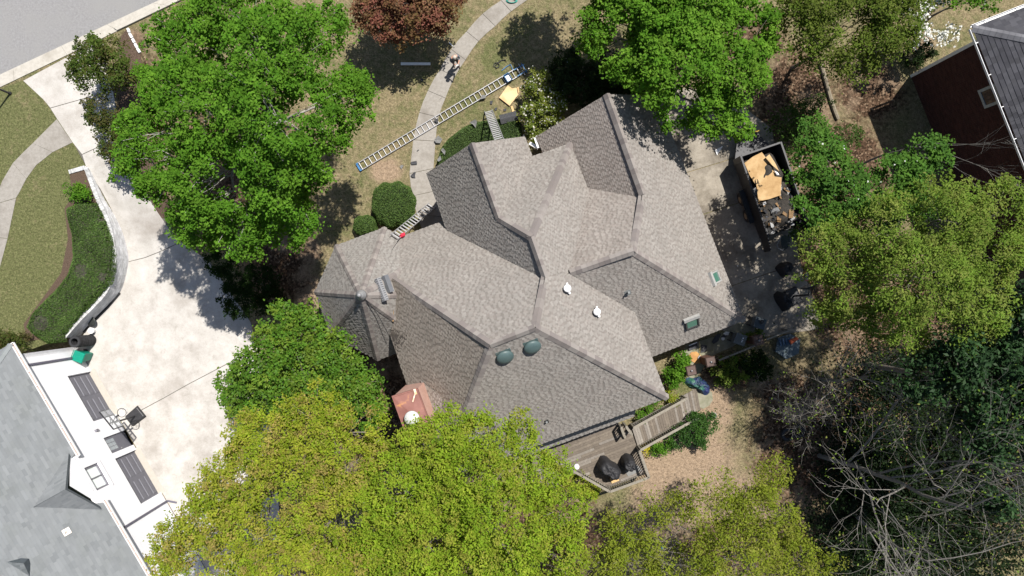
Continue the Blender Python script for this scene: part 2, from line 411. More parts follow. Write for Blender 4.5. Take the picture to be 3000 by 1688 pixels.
for t0, t1 in zip(kt, kt[1:]):
    mb = MB(); e = 0.006 / (A1 - A0).length
    a0, a1 = A0.lerp(A1, t0 + e), A0.lerp(A1, t1 - e); b0, b1 = B0.lerp(B1, t0 + e), B0.lerp(B1, t1 - e)
    top = lambda p, h: Vector((p.x, p.y, h))
    hh = 0.035 if t0 < 0.7 else 0.11
    m0, m1 = a0.lerp(b0, 0.55), a1.lerp(b1, 0.55)
    mb.add([top(a0, -.05), top(a1, -.05), top(b1, -.05), top(b0, -.05), top(a0, .016), top(a1, .016), top(m1, .022), top(m0, .022), top(m1.lerp(b1, .3), hh), top(m0.lerp(b0, .3), hh), top(b1, hh + .01), top(b0, hh + .01)],
           [(4, 5, 6, 7), (7, 6, 8, 9), (9, 8, 10, 11), (0, 1, 5, 4), (3, 2, 10, 11)[::-1], (0, 4, 7, 9, 11, 3), (1, 2, 10, 8, 6, 5)])
    mb.build('kerb_stone', M_KERB, kerb)

# left driveway cut into big slabs by its joints
drive = tag(bpy.data.objects.new('driveway', None), kind='structure'); COL.objects.link(drive)
WB = [(252, 490), (296, 555), (325, 609), (352, 673), (367, 734), (367, 782), (357, 831), (340, 875), (312, 906), (288, 930), (262, 951), (247, 975), (226, 1013)]
def slabs(rows, parent, m, dz, gap=0.008):
    for r in rows:
        sheet('slab', [p for p in gpoly(r)], m, dz, skirt=0.03, kind=None, parent=parent)
sheet('drive_base', gpoly([(72, 240), (298, 116), (350, 395), (528, 709), (612, 767), (733, 946), (798, 1250), (838, 1790), (684, 1790), (232, 1020), (250, 980), (315, 909), (343, 877), (365, 784), (365, 735), (327, 612), (257, 494), (217, 421), (171, 352), (133, 297)]), mat('joint_grit', (.085, .078, .068), (.12, .11, .095), scale=20, rough=1), 0.012, kind=None, parent=drive)
slabs([
    [(69, 237), (300, 112), (325, 250), (330, 262), (240, 290), (148, 316), (128, 292)],
    [(149, 318), (241, 292), (331, 264), (352, 395), (310, 420), (241, 452), (214, 418), (167, 347)],
    [(242, 454), (311, 422), (353, 397), (420, 560), (500, 678), (530, 708), (470, 736), (425, 754), (370, 768), (367, 734), (352, 673), (325, 609), (296, 555), (254, 492)],
    [(369, 770), (426, 756), (471, 738), (531, 710), (614, 766), (660, 836), (735, 945), (755, 1030), (660, 1068), (553, 1124), (480, 1165), (415, 1200), (355, 1232), (330, 1200), (228, 1017), (247, 977), (262, 953), (288, 932), (312, 908), (340, 877), (357, 833), (367, 784)],
    [(356, 1234), (416, 1202), (481, 1167), (554, 1126), (661, 1070), (756, 1032), (800, 1250), (840, 1800), (680, 1800)],
], drive, M_CONC, 0.02)
# front walk, slab by slab
walk = tag(bpy.data.objects.new('front_walk', None), kind='structure'); COL.objects.link(walk)
WJ = [((1510, -60), (1585, -25)), ((1468, 2), (1497, 34)), ((1414, 41), (1451, 77)), ((1367, 93), (1402, 121)), ((1322, 145), (1364, 176)), ((1289, 204), (1333, 225)), ((1254, 266), (1305, 288)),
      ((1229, 330), (1285, 344)), ((1211, 410), (1276, 414)), ((1200, 509), (1270, 494)), ((1207, 575), (1310, 552)), ((1222, 628), (1340, 640)), ((1245, 700), (1340, 720))]
def lerp2(a, b, t): return (a[0] + (b[0] - a[0]) * t, a[1] + (b[1] - a[1]) * t)
for (l0, r0), (l1, r1) in zip(WJ, WJ[1:]):
    e = 0.008
    a, b_ = lerp2(l0, l1, e), lerp2(r0, r1, e); c, d = lerp2(l0, l1, 1 - e), lerp2(r0, r1, 1 - e)
    ml, mr = lerp2(a, c, .5), lerp2(b_, d, .5)
    k = 2.0 if l1[1] < 500 else 0
    ml = (ml[0] - k * .6, ml[1] - k * .4); mr = (mr[0] - k * .6, mr[1] - k * .4)
    sheet('slab', gpoly([a, b_, mr, d, c, ml]), M_CONC2, 0.03, skirt=0.05, kind=None, parent=walk)
# neighbour's curved walk across the lawn
nwalk = tag(bpy.data.objects.new('side_walk', None), kind='structure'); COL.objects.link(nwalk)
NJ = [((167, 350), (213, 418)), ((97, 420), (155, 446)), ((70, 446), (107, 484)), ((39, 478), (78, 524)), ((8, 530), (57, 565)), ((-20, 600), (48, 580)), ((-45, 690), (23, 699)), ((-70, 790), (0, 784)), ((-130, 900), (-40, 890))]
for i, ((l0, r0), (l1, r1)) in enumerate(zip(NJ, NJ[1:])):
    e = 0.012 if i in (1, 3, 5, 6) else 0.0
    sheet('slab', [gp(*p) for p in [lerp2(l0, l1, e), lerp2(r0, r1, e), lerp2(r0, r1, 1), lerp2(l0, l1, 1)]], M_CONC2, 0.03, skirt=0.03, zfun=flat, kind=None, parent=nwalk)
# right driveway beside the house, patio path, rounded slab
rdrive = tag(bpy.data.objects.new('rear_driveway', None), kind='structure'); COL.objects.link(rdrive)
M_CONC3 = mat('stained_concrete', (0.21, 0.187, 0.153), (0.28, 0.252, 0.21), scale=2.2, rough=0.88, bump=0.2, bscale=70, c3=(0.10, 0.086, 0.068), s3=0.8, w3=(0.45, 0.7), detail=9, spec=0.2)
more_stains(M_CONC3, (.6, .57, .52), 9, (.45, .75), .7)
for q in ([(1900, 250), (2120, 270), (2262, 378), (2268, 420), (2120, 472), (1960, 520)], [(1961, 522), (2121, 474), (2269, 422), (2300, 540), (2180, 588), (2045, 632)],
          [(2046, 634), (2181, 590), (2301, 542), (2330, 700), (2345, 770), (2250, 800), (2120, 845)], [(2121, 847), (2251, 802), (2346, 772), (2400, 930), (2395, 965), (2250, 985), (2180, 1000), (2100, 960)]):
    sheet('slab', gpoly(q), M_CONC3, 0.02, skirt=0.03, kind=None, parent=rdrive)
M_PATIO = mat('patio_concrete', (0.163, 0.160, 0.116), (0.231, 0.218, 0.170), scale=4, rough=0.9, bump=0.2, c3=(0.116, 0.122, 0.068), s3=1.1, w3=(0.45, 0.7), spec=0.15)
sheet('patio_path', gpoly([(2195, 952), (2215, 975), (2140, 1018), (2090, 1040), (2062, 1075), (2045, 1100), (2062, 1130), (2086, 1150), (2088, 1172), (2078, 1188), (2060, 1198), (2046, 1192), (2030, 1150), (2020, 1110), (2003, 1030), (2010, 1010), (2100, 985), (2160, 945)]), M_PATIO, 0.025, skirt=0.04)

# ================================================================== ROOF TOOLS
def fit_plane(P):
    P = np.array([tuple(p) for p in P]); A = np.c_[P[:, :2], np.ones(len(P))]
    return np.linalg.lstsq(A, P[:, 2], rcond=None)[0]
def on_plane(pl, px, py):
    a, b, c = pl; g = gp(px, py, 0); k = a * g.x + b * g.y
    return gp(px, py, (k + c) / (1 + k / H))
def normal_of(pl): return Vector((-pl[0], -pl[1], 1)).normalized()
def frame_of(pl):
    """normal, horizontal axis, up-slope axis"""
    n = normal_of(pl); up = Vector((pl[0], pl[1], pl[0] ** 2 + pl[1] ** 2)).normalized()
    return n, up.cross(n).normalized(), up
def clip_rect(poly, s0, s1, t0, t1):
    for ax, lim, sg in ((0, s0, 1), (0, s1, -1), (1, t0, 1), (1, t1, -1)):
        out = []; n = len(poly)
        for i in range(n):
            a, b = poly[i], poly[(i + 1) % n]
            da, db = sg * (a[ax] - lim), sg * (b[ax] - lim)
            if da >= 0: out.append(a)
            if (da > 0 > db) or (da < 0 < db):
                k = da / (da - db); out.append((a[0] + (b[0] - a[0]) * k, a[1] + (b[1] - a[1]) * k))
        poly = out
        if len(poly) < 3: return None
    return poly
def shingles(name, poly3, pl, m, parent, pal, off, expo=0.112, wmin=0.075, wmax=0.2, hi=0.024, lo=0.008, seed=0):
    """courses of separate tabs laid from the eave up, clipped to the face; one joined mesh"""
    rn = random.Random(seed)
    n, hx, up = frame_of(pl); o = Vector(poly3[0])
    P = [((p - o).dot(hx), (p - o).dot(up)) for p in poly3]
    t = min(p[1] for p in P); tmax = max(p[1] for p in P); smin = min(p[0] for p in P); smax = max(p[0] for p in P)
    mb = MB(); row = 0
    while t < tmax:
        t1 = t + expo; s = smin - rn.random() * 0.3; high = rn.random() < .5
        rowp = clip_rect(P, smin - 1, smax + 1, t, t1)
        if rowp:
            a0 = min(p[0] for p in rowp); a1 = max(p[0] for p in rowp)
            while s < a1:
                w = rn.uniform(wmin, wmax) * (1.1 if high else .75); s1 = s + w
                if s1 > a0:
                    q = clip_rect(rowp, s, s1, t, t1)
                    if q:
                        h = hi * rn.uniform(.75, 1.1) if high else lo
                        c = rn.choice(pal[0] if high else pal[1]); k = rn.uniform(.93, 1.07); col = (c[0] * k, c[1] * k, c[2] * k)
                        nq = len(q)
                        tp = [o + hx * a + up * b + n * (h * (1 - (b - t) / expo) + 0.003) for a, b in q]
                        bs = [o + hx * a + up * b + n * 0.0 for a, b in q]
                        fs = [tuple(range(nq))]
                        for i in range(nq):
                            j = (i + 1) % nq
                            if q[i][1] > t1 - 1e-5 and q[j][1] > t1 - 1e-5: continue
                            fs.append((nq + i, nq + j, j, i))
                        mb.add(tp + bs, fs, col)
                        for fi in range(1, len(fs)): mb.c[-fi] = (col[0] * .42, col[1] * .42, col[2] * .42)
                s = s1; high = not high
        t = t1; row += 1
    ob = mb.build(name, m, parent, off=off); ob['kind'] = 'stuff'
    return ob
def cap_run(a, b, s1, s2, m, parent, off, pal, expo=0.25, w=0.15, lift=0.03, vent=False, seed=0, joined=False, thick=0.02):
    """overlapping cap shingles along a ridge or hip, from the low end up"""
    rn = random.Random(seed); a = Vector(a); b = Vector(b)
    if a.z > b.z: a, b = b, a
    d = (b - a); Ln = d.length; d.normalize(); s1 = s1.normalized(); s2 = s2.normalized()
    nn = -(s1 + s2); nn = nn - d * nn.dot(d); nn.normalize()
    n = max(1, int(round(Ln / expo))); ex = Ln / n
    ww = w * (1.15 if vent else 1)
    lf = lift + (0.055 if vent else 0)
    def piece(mb, col, org=Vector((0, 0, 0))):
        l = ex * 1.12
        def pt(along, side, k, h): return org + d * along + (side * k) + nn * h
        # underside and topside cross-sections: edge, near crest, crest, near crest, edge
        def sec(al, h): return [pt(al, s1, ww, h), pt(al, s1, ww * .3, h + .012), pt(al, s1, 0, h + .018), pt(al, s2, ww * .3, h + .012), pt(al, s2, ww, h)]
        T0, T1 = sec(0, lf + thick), sec(l, lf + 0.004)
        U0, U1 = sec(0, lf - (0.07 if vent else 0.02)), sec(l, lf - (0.07 if vent else 0.02))
        vs = T0 + T1 + U0 + U1
        fs = [(i, i + 1, 6 + i, 5 + i) for i in range(4)] + [(10, 11, 1, 0), (11, 12, 2, 1), (12, 13, 3, 2), (13, 14, 4, 3), (0, 5, 15, 10), (4, 14, 19, 9)]
        mb.add(vs, fs, col)
    if joined is not False:
        for i in range(n):
            c = rn.choice(pal); k = rn.uniform(.9, 1.1); piece(joined, tuple(x * k for x in c), a + d * (i * ex))
        return
    variants = []
    for c in pal:
        mb = MB(); piece(mb, c); me = bpy.data.meshes.new('ridge_cap'); me.from_pydata(mb.v, [], mb.f)
        at = me.color_attributes.new('Col', 'FLOAT_COLOR', 'CORNER'); at.data.foreach_set('color', np.tile(np.array((*c, 1), np.float32), len(me.loops)))
        me.materials.append(m); me.update(); variants.append(me)
    for i in range(n):
        inst('ridge_cap', rn.choice(variants), parent, Matrix.Translation(a + d * (i * ex) - Vector(off)))
    if vent:
        mb = MB()
        for sd_ in (s1, s2):
            mb.bar(a + sd_ * ww * .82 + nn * 0.0, b + sd_ * ww * .82 + nn * 0.0, .03, .12, up=nn)
        mb.build('vent_strip', mat('vent_black', (.012, .012, .013), (.02, .02, .02), rough=.8), parent, off=off)
def side_dir(pl, d, toward):
    n = normal_of(pl); s = n.cross(d)
    return s if s.dot(toward) > 0 else -s

# ================================================================== MAIN HOUSE
RV = {'NA': (1382, 420, 7.64), 'NL': (1249, 508, 4.42), 'NR': (1537, 400, 4.41), 'NR2': (1561, 461, 4.41), 'EH': (1672, 420, 4.38), 'EV': (1702, 504, 4.39), 'A': (1777, 276, 6.07), 'L': (1569, 401, 3.01), 'L2': (1591, 450, 3.04),
      'R': (1923, 280, 3.0), 'B': (1882, 569, 6.08), 'C': (1854, 736, 8.04), 'D': (1670, 800, 7.98), 'E': (2181, 938, 3.01), 'Q': (1911, 1045, 3.01), 'P': (1859, 914, 5.64), 'J': (1955, 1165, 5.74), 'G': (1567, 960, 10.9),
      'I': (1437, 1010, 10.93), 'F': (1597, 812, 9.13), 'K': (1148, 817, 6.37), 'N1': (1461, 639, 7.67), 'N2': (1556, 695, 9.09), 'NV': (1309, 676, 4.48), 'NE0': (1187, 689, 3.79), 'NE1': (1309, 644, 3.79), 'WE0': (1143, 979, 5.71), 'SW': (1286, 1411, 5.76), 'M': (1727, 564, 4.46)}
RP = {k: gp(*v) for k, v in RV.items()}
FIT = dict(nw_w='NA NL NV F N2 N1', nw_e='NA NR NR2 N1', entry_n='NR2 EH N2 N1', entry_e='EH EV M D F N2', wing_w='A L L2 EV B', wing_e='A R E C B', wing_n='M B C D', wing_s='C E Q P D', main_e='G J P D F', main_s='G I SW J', main_w='I K WE0 SW', main_n='I G F NV NE1 NE0 K')
PL = {k: fit_plane([RP[n] for n in v.split()]) for k, v in FIT.items()}
def X(*names): return [RV[n][:2] if isinstance(n, str) else n for n in names]
RPOLY = dict(
    nw_w=X('NA', 'NL', 'NV', (1596, 818), 'F', 'N2', 'N1'), nw_e=X('NA', 'NR', 'NR2', (1574, 466), (1492, 652), 'N1'), entry_n=X((1546, 463), 'EH', 'N2', 'N1', (1462, 640)),
    entry_e=X('EH', 'EV', 'M', (1733, 580), (1722, 650), (1690, 806), (1660, 812), 'F', 'N2'), wing_w=X('A', 'L', 'L2', (1640, 540), (1690, 540), (1740, 560), (1865, 585), 'B'), wing_e=X('A', 'R', 'E', 'C', 'B'),
    wing_n=X((1700, 500), 'B', 'C', 'D', (1650, 806), (1685, 640), (1700, 560)), wing_s=X('C', 'E', 'Q', (1885, 1000), (1840, 915), 'D'), main_e=X('G', 'J', 'P', 'D', (1660, 806), 'F'), main_s=X('G', 'I', 'SW', 'J'),
    main_w=X('I', 'K', (1155, 850), (1157, 900), (1152, 950), 'WE0', 'SW'), main_n=X('I', 'G', 'F', (1594, 818), 'NV', (1335, 652), 'NE1', 'NE0', (1165, 700), (1118, 765), (1118, 812), 'K'))
M_SHING = mat_col('shingle', scale=1.2, amt=0.07, rough=0.95, bump=0.5, bscale=160, spec=0.12)
PAL = ([(.198, .187, .174), (.206, .195, .182), (.19, .179, .166), (.192, .178, .165)], [(.165, .154, .142), (.172, .16, .148), (.157, .146, .135), (.168, .153, .142)])
PALC = [(.2, .18, .167), (.168, .148, .139), (.216, .196, .182), (.158, .14, .133)]
TINT = {'wing_n': (1.035, .99, .965), 'main_w': (1.05, .98, .91), 'nw_w': (1.0, .99, .98), 'wing_w': (1.04, .98, .95)}
def tinted(p, t): return tuple([tuple(x * y for x, y in zip(c, t)) for c in g] for g in p)
hbase = gp(1550, 850, 0)
house = thing('house', 'large brown-grey shingled house with steep hipped gables and an octagonal turret', 'house', hbase)
OFF = tuple(hbase)
M_TRIM = mat('cream_trim', (.62, .60, .55), (.55, .53, .48), scale=5, rough=.6)
M_WALL = mat('tan_brick_wall', (.36, .26, .2), (.27, .18, .13), scale=14, rough=.9, bump=.4)
M_DARK = mat('dark_void', (.02, .02, .02), (.03, .03, .03))
mb = MB()
for k, v in FIT.items():
    mb.slab([RP[n] - Vector((0, 0, .16)) for n in v.split()], .08)
roof = mb.build('roof', mat('roof_deck', (.10, .085, .07), (.06, .05, .045), rough=.9), house, off=OFF)
FACE3 = {}
for i, (k, pp) in enumerate(RPOLY.items()):
    P3 = [on_plane(PL[k], *p) for p in pp]; FACE3[k] = P3
    o2 = MB().slab(P3, .05).build('roof_slope', mat('roof_felt', (.05, .046, .042), (.07, .064, .058), rough=.95), roof, off=OFF)
    n_ = normal_of(PL[k])
    shingles('shingles', [p for p in (P3 if sum((P3[j] - P3[0]).cross(P3[j + 1] - P3[0]).z for j in range(1, len(P3) - 1)) > 0 else P3[::-1])], PL[k], M_SHING, roof, tinted(PAL, TINT.get(k, (1.02, 1, .985))), OFF, seed=i)
HIPS = [('NA', 'N1', 'nw_w', 'nw_e', 1), ('N1', 'N2', 'nw_w', 'entry_n', 0), ('N2', 'F', 'nw_w', 'entry_e', 1), ('EH', 'N2', 'entry_n', 'entry_e', 0), ('A', 'B', 'wing_w', 'wing_e', 1), ('B', 'C', 'wing_n', 'wing_e', 0), ('C', 'D', 'wing_n', 'wing_s', 1),
        ('C', 'E', 'wing_e', 'wing_s', 0), ('F', 'G', 'main_n', 'main_e', 0), ('G', 'I', 'main_n', 'main_s', 0), ('G', 'J', 'main_e', 'main_s', 0), ('I', 'K', 'main_n', 'main_w', 0), ('I', 'SW', 'main_w', 'main_s', 0)]
for i, (a, b, f1, f2, vent) in enumerate(HIPS):
    def avg(n): return (on_plane(PL[f1], *RV[n][:2]) + on_plane(PL[f2], *RV[n][:2])) / 2
    A_, B_ = avg(a), avg(b); d = (B_ - A_).normalized(); mid = (A_ + B_) / 2
    c1 = sum(FACE3[f1], Vector()) / len(FACE3[f1]) - mid; c2 = sum(FACE3[f2], Vector()) / len(FACE3[f2]) - mid
    zmax = max(on_plane(PL[f][:], *RV[n][:2]).z - avg(n).z for f in (f1, f2) for n in (a, b))
    cap_run(A_, B_, side_dir(PL[f1], d, c1), side_dir(PL[f2], d, c2), M_SHING, roof, OFF, PALC, vent=bool(vent), seed=i, lift=.035 + min(zmax, .08) * .5, w=.2)
# turret
TZ, TA = 3.75, 8.3
tc_ = (1116, 861)
tpx = [(1126, 667), (983.5, 720), (923, 856), (968, 981), (1106.5, 1055), (1248.5, 1002), (1309, 866), (1264, 741)]
tv = [gp(*p, TZ) for p in tpx]; tap = gp(1056, 865, TA)
turret = MB().add([p - Vector((0, 0, .1)) for p in tv] + [tap - Vector((0, 0, .15))], [(i, (i + 1) % 8, 8) for i in range(8)]).build('turret_roof', mat('roof_felt', ()), house, off=OFF)
tj = MB()
for i in range(8):
    a, b = tv[i], tv[(i + 1) % 8]; pl = fit_plane([a, b, tap])
    poly = [a, b, tap]
    if (poly[1] - poly[0]).cross(poly[2] - poly[0]).z < 0: poly = poly[::-1]
    shingles('shingles', poly, pl, M_SHING, turret, PAL, OFF, seed=40 + i, hi=.03 if i == 3 else .022)
    d = (tap - a).normalized(); pl0 = fit_plane([tv[i - 1], a, tap])
    cap_run(a, a.lerp(tap, .97), side_dir(pl0, d, tv[i - 1] - a), side_dir(pl, d, b - a), M_SHING, turret, OFF, PALC, joined=tj, seed=60 + i, expo=.22, w=.15)
tj.build('ridge_caps', M_SHING, turret, off=OFF)['kind'] = 'stuff'
M_ZINC = mat('zinc', (.26, .26, .265), (.2, .2, .205), scale=20, rough=.5, metal=.2)
MB().lathe(tap - Vector((0, 0, .16)), [(.24, 0), (.22, .08), (.15, .2), (.13, .3), (.07, .33), (.1, .4), (.085, .47), (.03, .52)], n=14).build('finial', M_ZINC, turret, shade=True, off=OFF)
mb = MB(); mb.bar(on_plane(PL['main_w'], 1157, 858) + Vector((-.06, 0, .1)), on_plane(PL['main_w'], 1157, 940) + Vector((-.06, 0, .08)), .07, .14)
mb.build('fascia', mat('bare_wood', (.32, .2, .1), (.22, .13, .06), scale=12, rough=.8), turret, off=OFF)
# walls below the eaves
def inset(poly, d):
    c = sum((Vector(p) for p in poly), Vector()) / len(poly)
    out = []
    for p in poly:
        v = Vector((p.x - c.x, p.y - c.y)); l = v.length; v *= max(0, (l - d * 1.3)) / l; out.append((c.x + v.x, c.y + v.y))
    return out
for poly, z in (([RP[k] for k in ('L', 'R', 'E', 'Q')] + [gp(1800, 780, 3), gp(1640, 560, 3)], 2.8), ([RP[k] for k in ('P', 'J', 'SW', 'WE0')] + [gp(1480, 860, 5.7)], 5.5),
                ([gp(1170, 960, 3.7), RP['NE0'], RP['NE1'], gp(1560, 720, 3.7), gp(1480, 940, 3.7)], 3.55), ([RP[k] for k in ('NL', 'NR', 'NR2', 'EH', 'EV')] + [gp(1690, 760, 4.4), gp(1400, 800, 4.4), RP['NV']], 4.2), (tv, 3.6)):
    MB().prism(inset(poly, .4), -.3 if poly is not tv else -.5, z).build('wall', M_WALL, house, off=OFF)
for a, l, r in (('A', 'L', 'R'), ('NA', 'NL', 'NR')):
    q = [RP[l], RP[r], RP[a]]; c = sum((RP[k] for k in ('B', 'C')), Vector()) / 2 if a == 'A' else RP['N1']
    back = (c - RP[a]); back.z = 0; back = back.normalized() * .45
    q = [p + back - Vector((0, 0, .25)) for p in q]
    MB().slab([q[0].lerp(q[1], .03), q[1].lerp(q[0], .03), q[2]], .01).build('gable_wall', M_TRIM, house, off=OFF)
# bits of gutter by the entry corner
mb = MB(); mb.bar(gp(1570, 402, 2.97), gp(1590, 396, 3.0), .09, .09); mb.bar(gp(1567, 404, 2.95), gp(1577, 434, 2.95), .1, .1); mb.bar(gp(1552, 420, 2.4), gp(1577, 434, 2.9), .16, .06)
mb.build('gutter', mat('white_metal', (.72, .72, .72), (.66, .66, .66), rough=.4), house, off=OFF)
# skirt roof over the deck door
sk = [gp(1590, 1285, 3.45), gp(1860, 1186, 3.45), gp(1858, 1221, 2.85), gp(1588, 1320, 2.85)]
spl = fit_plane(sk); sk = [on_plane(spl, *p) for p in [(1500, 1318), (1866, 1184), (1858, 1220), (1500, 1352)]]
so = MB().slab(sk, .06).build('skirt_roof', mat('roof_felt', ()), house, off=OFF)
shingles('shingles', sk if (sk[1] - sk[0]).cross(sk[2] - sk[0]).z > 0 else sk[::-1], spl, M_SHING, so, PAL, OFF, seed=77)

# ---- fittings on the roof
def place(pl, px, py, lift=0.0):
    n, hx, up = frame_of(pl); p = on_plane(pl, px, py) + n * lift
    return p, Matrix((hx, up, n)).transposed()
M_PVC = mat('white_pvc', (.75, .75, .75), (.68, .68, .68), rough=.4)
M_GVENT = mat('green_grey_vent', (.055, .085, .085), (.07, .105, .105), scale=4, rough=.45, spec=.3)
for px, py in ((1478, 1041), (1558, 1012)):
    p, M = place(PL['main_s'], px, py)
    base = MB().box(p + M @ Vector((0, 0, .015)), (.62, .62, .02), M=M).build('attic_vent', M_GVENT, roof, off=OFF)
    q = p + M @ Vector((0, 0, .04))
    MB().lathe(q, [(.22, -.05), (.22, .07)], n=20, M=M).build('vent_throat', M_DARK, base, off=OFF)
    MB().lathe(q + M @ Vector((0, 0, .07)), [(.33, -.05), (.36, 0), (.345, .04), (.28, .09), (.15, .125), (.04, .135)], n=28, M=M).build('vent_dome', M_GVENT, base, shade=True, off=OFF)
for px, py, f in ((1662, 842, 'main_e'), (1748, 910, 'main_e')):
    p, M = place(PL[f], px - 2, py + 3)
    k = MB(); k.cyl(p - Vector((0, 0, .1)), p + Vector((0, 0, .34)), .09, n=12); o1 = k.build('vent_pipe', M_PVC, roof, off=OFF)
    MB().lathe(p + Vector((0, 0, .34)), [(.15, 0), (.165, .04), (.15, .1), (.05, .12)], n=16).build('vent_cap', M_PVC, o1, shade=True, off=OFF)
    k = MB(); k.cyl(p + Vector((.02, -.12, .22)), p + Vector((.14, -.22, .22)), .05, n=8); k.cyl(p + Vector((0, .1, .25)), p + Vector((0, .24, .25)), .04, n=8); k.build('pipe_stub', M_PVC, o1, off=OFF)
p, M = place(PL['wing_s'], 1838, 857)
o1 = MB().cyl(p - Vector((0, 0, .1)), p + Vector((0, 0, .42)), .05, n=10).build('plumbing_pipe', mat('grey_pipe', (.16, .17, .17), rough=.5), roof, off=OFF)
k = MB(); k.lathe(p, [(.12, 0), (.08, .08), (.06, .14)], n=12, M=M); k.box(p + M @ Vector((0, 0, .02)), (.3, .3, .015), M=M); k.build('pipe_boot', mat('grey_pipe', ()), o1, off=OFF)
p, M = place(PL['main_s'], 1601, 1235)
o1 = MB().cyl(p - Vector((0, 0, .1)), p + Vector((0, 0, .22)), .05, n=10).build('plumbing_pipe', mat('grey_pipe', ()), roof, off=OFF)
k = MB(); k.box(p + M @ Vector((0, 0, .02)), (.2, .24, .015), M=M); k.build('pipe_boot', M_DARK, o1, off=OFF)
M_SGL = mat_glass('skylight_glass', (.05, .13, .10), .12)
M_GFR = mat('grey_frame', (.3, .3, .29), rough=.5)
M_SFR = mat('bronze_frame', (.035, .035, .035), (.05, .05, .05), rough=.4)
for f, px, py, w, l in (('wing_s', 2026, 943, .62, .62), ('wing_e', 2092, 814, .52, .66)):
    p, M = place(PL[f], px, py)
    fr = MB()
    for c, sz in (((-w / 2, 0), (.07, l + .14)), ((w / 2, 0), (.07, l + .14)), ((0, -l / 2), (w, .07))):
        fr.box(p + M @ Vector((c[0], c[1], .06)), (*sz, .15), M=M)
    fo = fr.build('skylight', M_SFR if f == 'wing_s' else M_GFR, roof, off=OFF)
    MB().box(p + M @ Vector((0, l / 2 + .02, .07)), (w + .2, .18, .17), M=M).build('skylight_flashing', mat('grey_frame', ()), fo, off=OFF)
    MB().box(p + M @ Vector((0, 0, .06)), (w - .05, l - .05, .04), M=M).build('pane', M_SGL, fo, off=OFF)
# chimney chase with a rusty copper cap and its cricket
CZ = 9.0
ct = [gp(1150, 1163.5, CZ), gp(1222, 1141, CZ), gp(1267, 1262, CZ), gp(1195, 1287, CZ)]
def copper():
    m, nt, b = _mat('rusty_copper'); N = nt.nodes; L = nt.links
    g = N.new('ShaderNodeNewGeometry'); n1 = N.new('ShaderNodeTexNoise'); n1.inputs['Scale'].default_value = 2.2; n1.inputs['Detail'].default_value = 7
    L.new(g.outputs['Position'], n1.inputs['Vector'])
    r = N.new('ShaderNodeValToRGB'); e = r.color_ramp.elements; e[0].position = .3; e[0].color = (.15, .058, .047, 1); e[1].position = .62; e[1].color = (.21, .09, .073, 1)
    x = e.new(.7); x.color = (.42, .2, .08, 1)
    L.new(n1.outputs['Fac'], r.inputs['Fac']); L.new(r.outputs['Color'], b.inputs['Base Color']); b.inputs['Roughness'].default_value = .6; b.inputs['Metallic'].default_value = .15
    return m
M_COP = MATS['rusty_copper'] = copper()
cb = MB().prism([(p.x, p.y) for p in ct], 4.5, CZ - .06).build('chimney', mat('sunlit_chase_copper', (.6, .37, .3), (.5, .3, .24), scale=3, rough=.55), house, off=OFF)  # sides are the same copper, lightened in colour for the sun on them
cen = sum(ct, Vector()) / 4
ou = [cen + (p - cen) * 1.05 for p in ct]
mb = MB()
for i in range(4):
    a, b = ou[i], ou[(i + 1) % 4]; mb.hexa([a - Vector((0, 0, .14)), b - Vector((0, 0, .14)), b.lerp(cen, .06) - Vector((0, 0, .14)), a.lerp(cen, .06) - Vector((0, 0, .14))], [a, b, b.lerp(cen, .06), a.lerp(cen, .06)])
low = Vector((0, 0, .03)); mb.add([p.lerp(cen, .05) - low for p in ou] + [cen + Vector((0, 0, .03))], [(0, 1, 4), (1, 2, 4), (2, 3, 4), (3, 0, 4)])
cc = mb.build('chimney_cap', M_COP, cb, off=OFF)
fl = gp(1210, 1222, CZ) 
MB().lathe(fl - Vector((0, 0, .05)), [(.17, 0), (.17, .3), (.3, .32), (.32, .36), (.3, .42), (.08, .5)], n=20).build('flue_cap', mat('chalky_metal', (.5, .5, .49), (.36, .37, .36), scale=9, rough=.6), cb, shade=True, off=OFF)
k = MB(); k.bar(gp(1214, 1140, CZ + .03), gp(1219, 1156, CZ + .06), .1, .02); k.bar(gp(1217, 1150, CZ + .03), gp(1209, 1178, CZ + .04), .05, .02); k.build('flashing_scrap', mat('bleached_metal', (.6, .55, .5), (.55, .3, .12), scale=9, rough=.5), cb, off=OFF)
crp = [(1234, 1115), (1296, 1163), (1297, 1230), (1262, 1200)]
cz = [8.6, 9.4, 9.2, 8.0]
q = [gp(p[0], p[1], on_plane(PL['main_w'], *p).z + dz) for p, dz in zip(crp, (.06, .06, .06, .35))]
pl = fit_plane(q); q = [on_plane(pl, *p) for p in crp]
co = MB().slab(q, .05).build('cricket', mat('roof_felt', ()), house, off=OFF)
shingles('shingles', q if (q[1] - q[0]).cross(q[2] - q[0]).z > 0 else q[::-1], pl, M_SHING, co, ([(.24, .215, .195), (.22, .198, .176)], [(.18, .158, .142)]), OFF, seed=5)

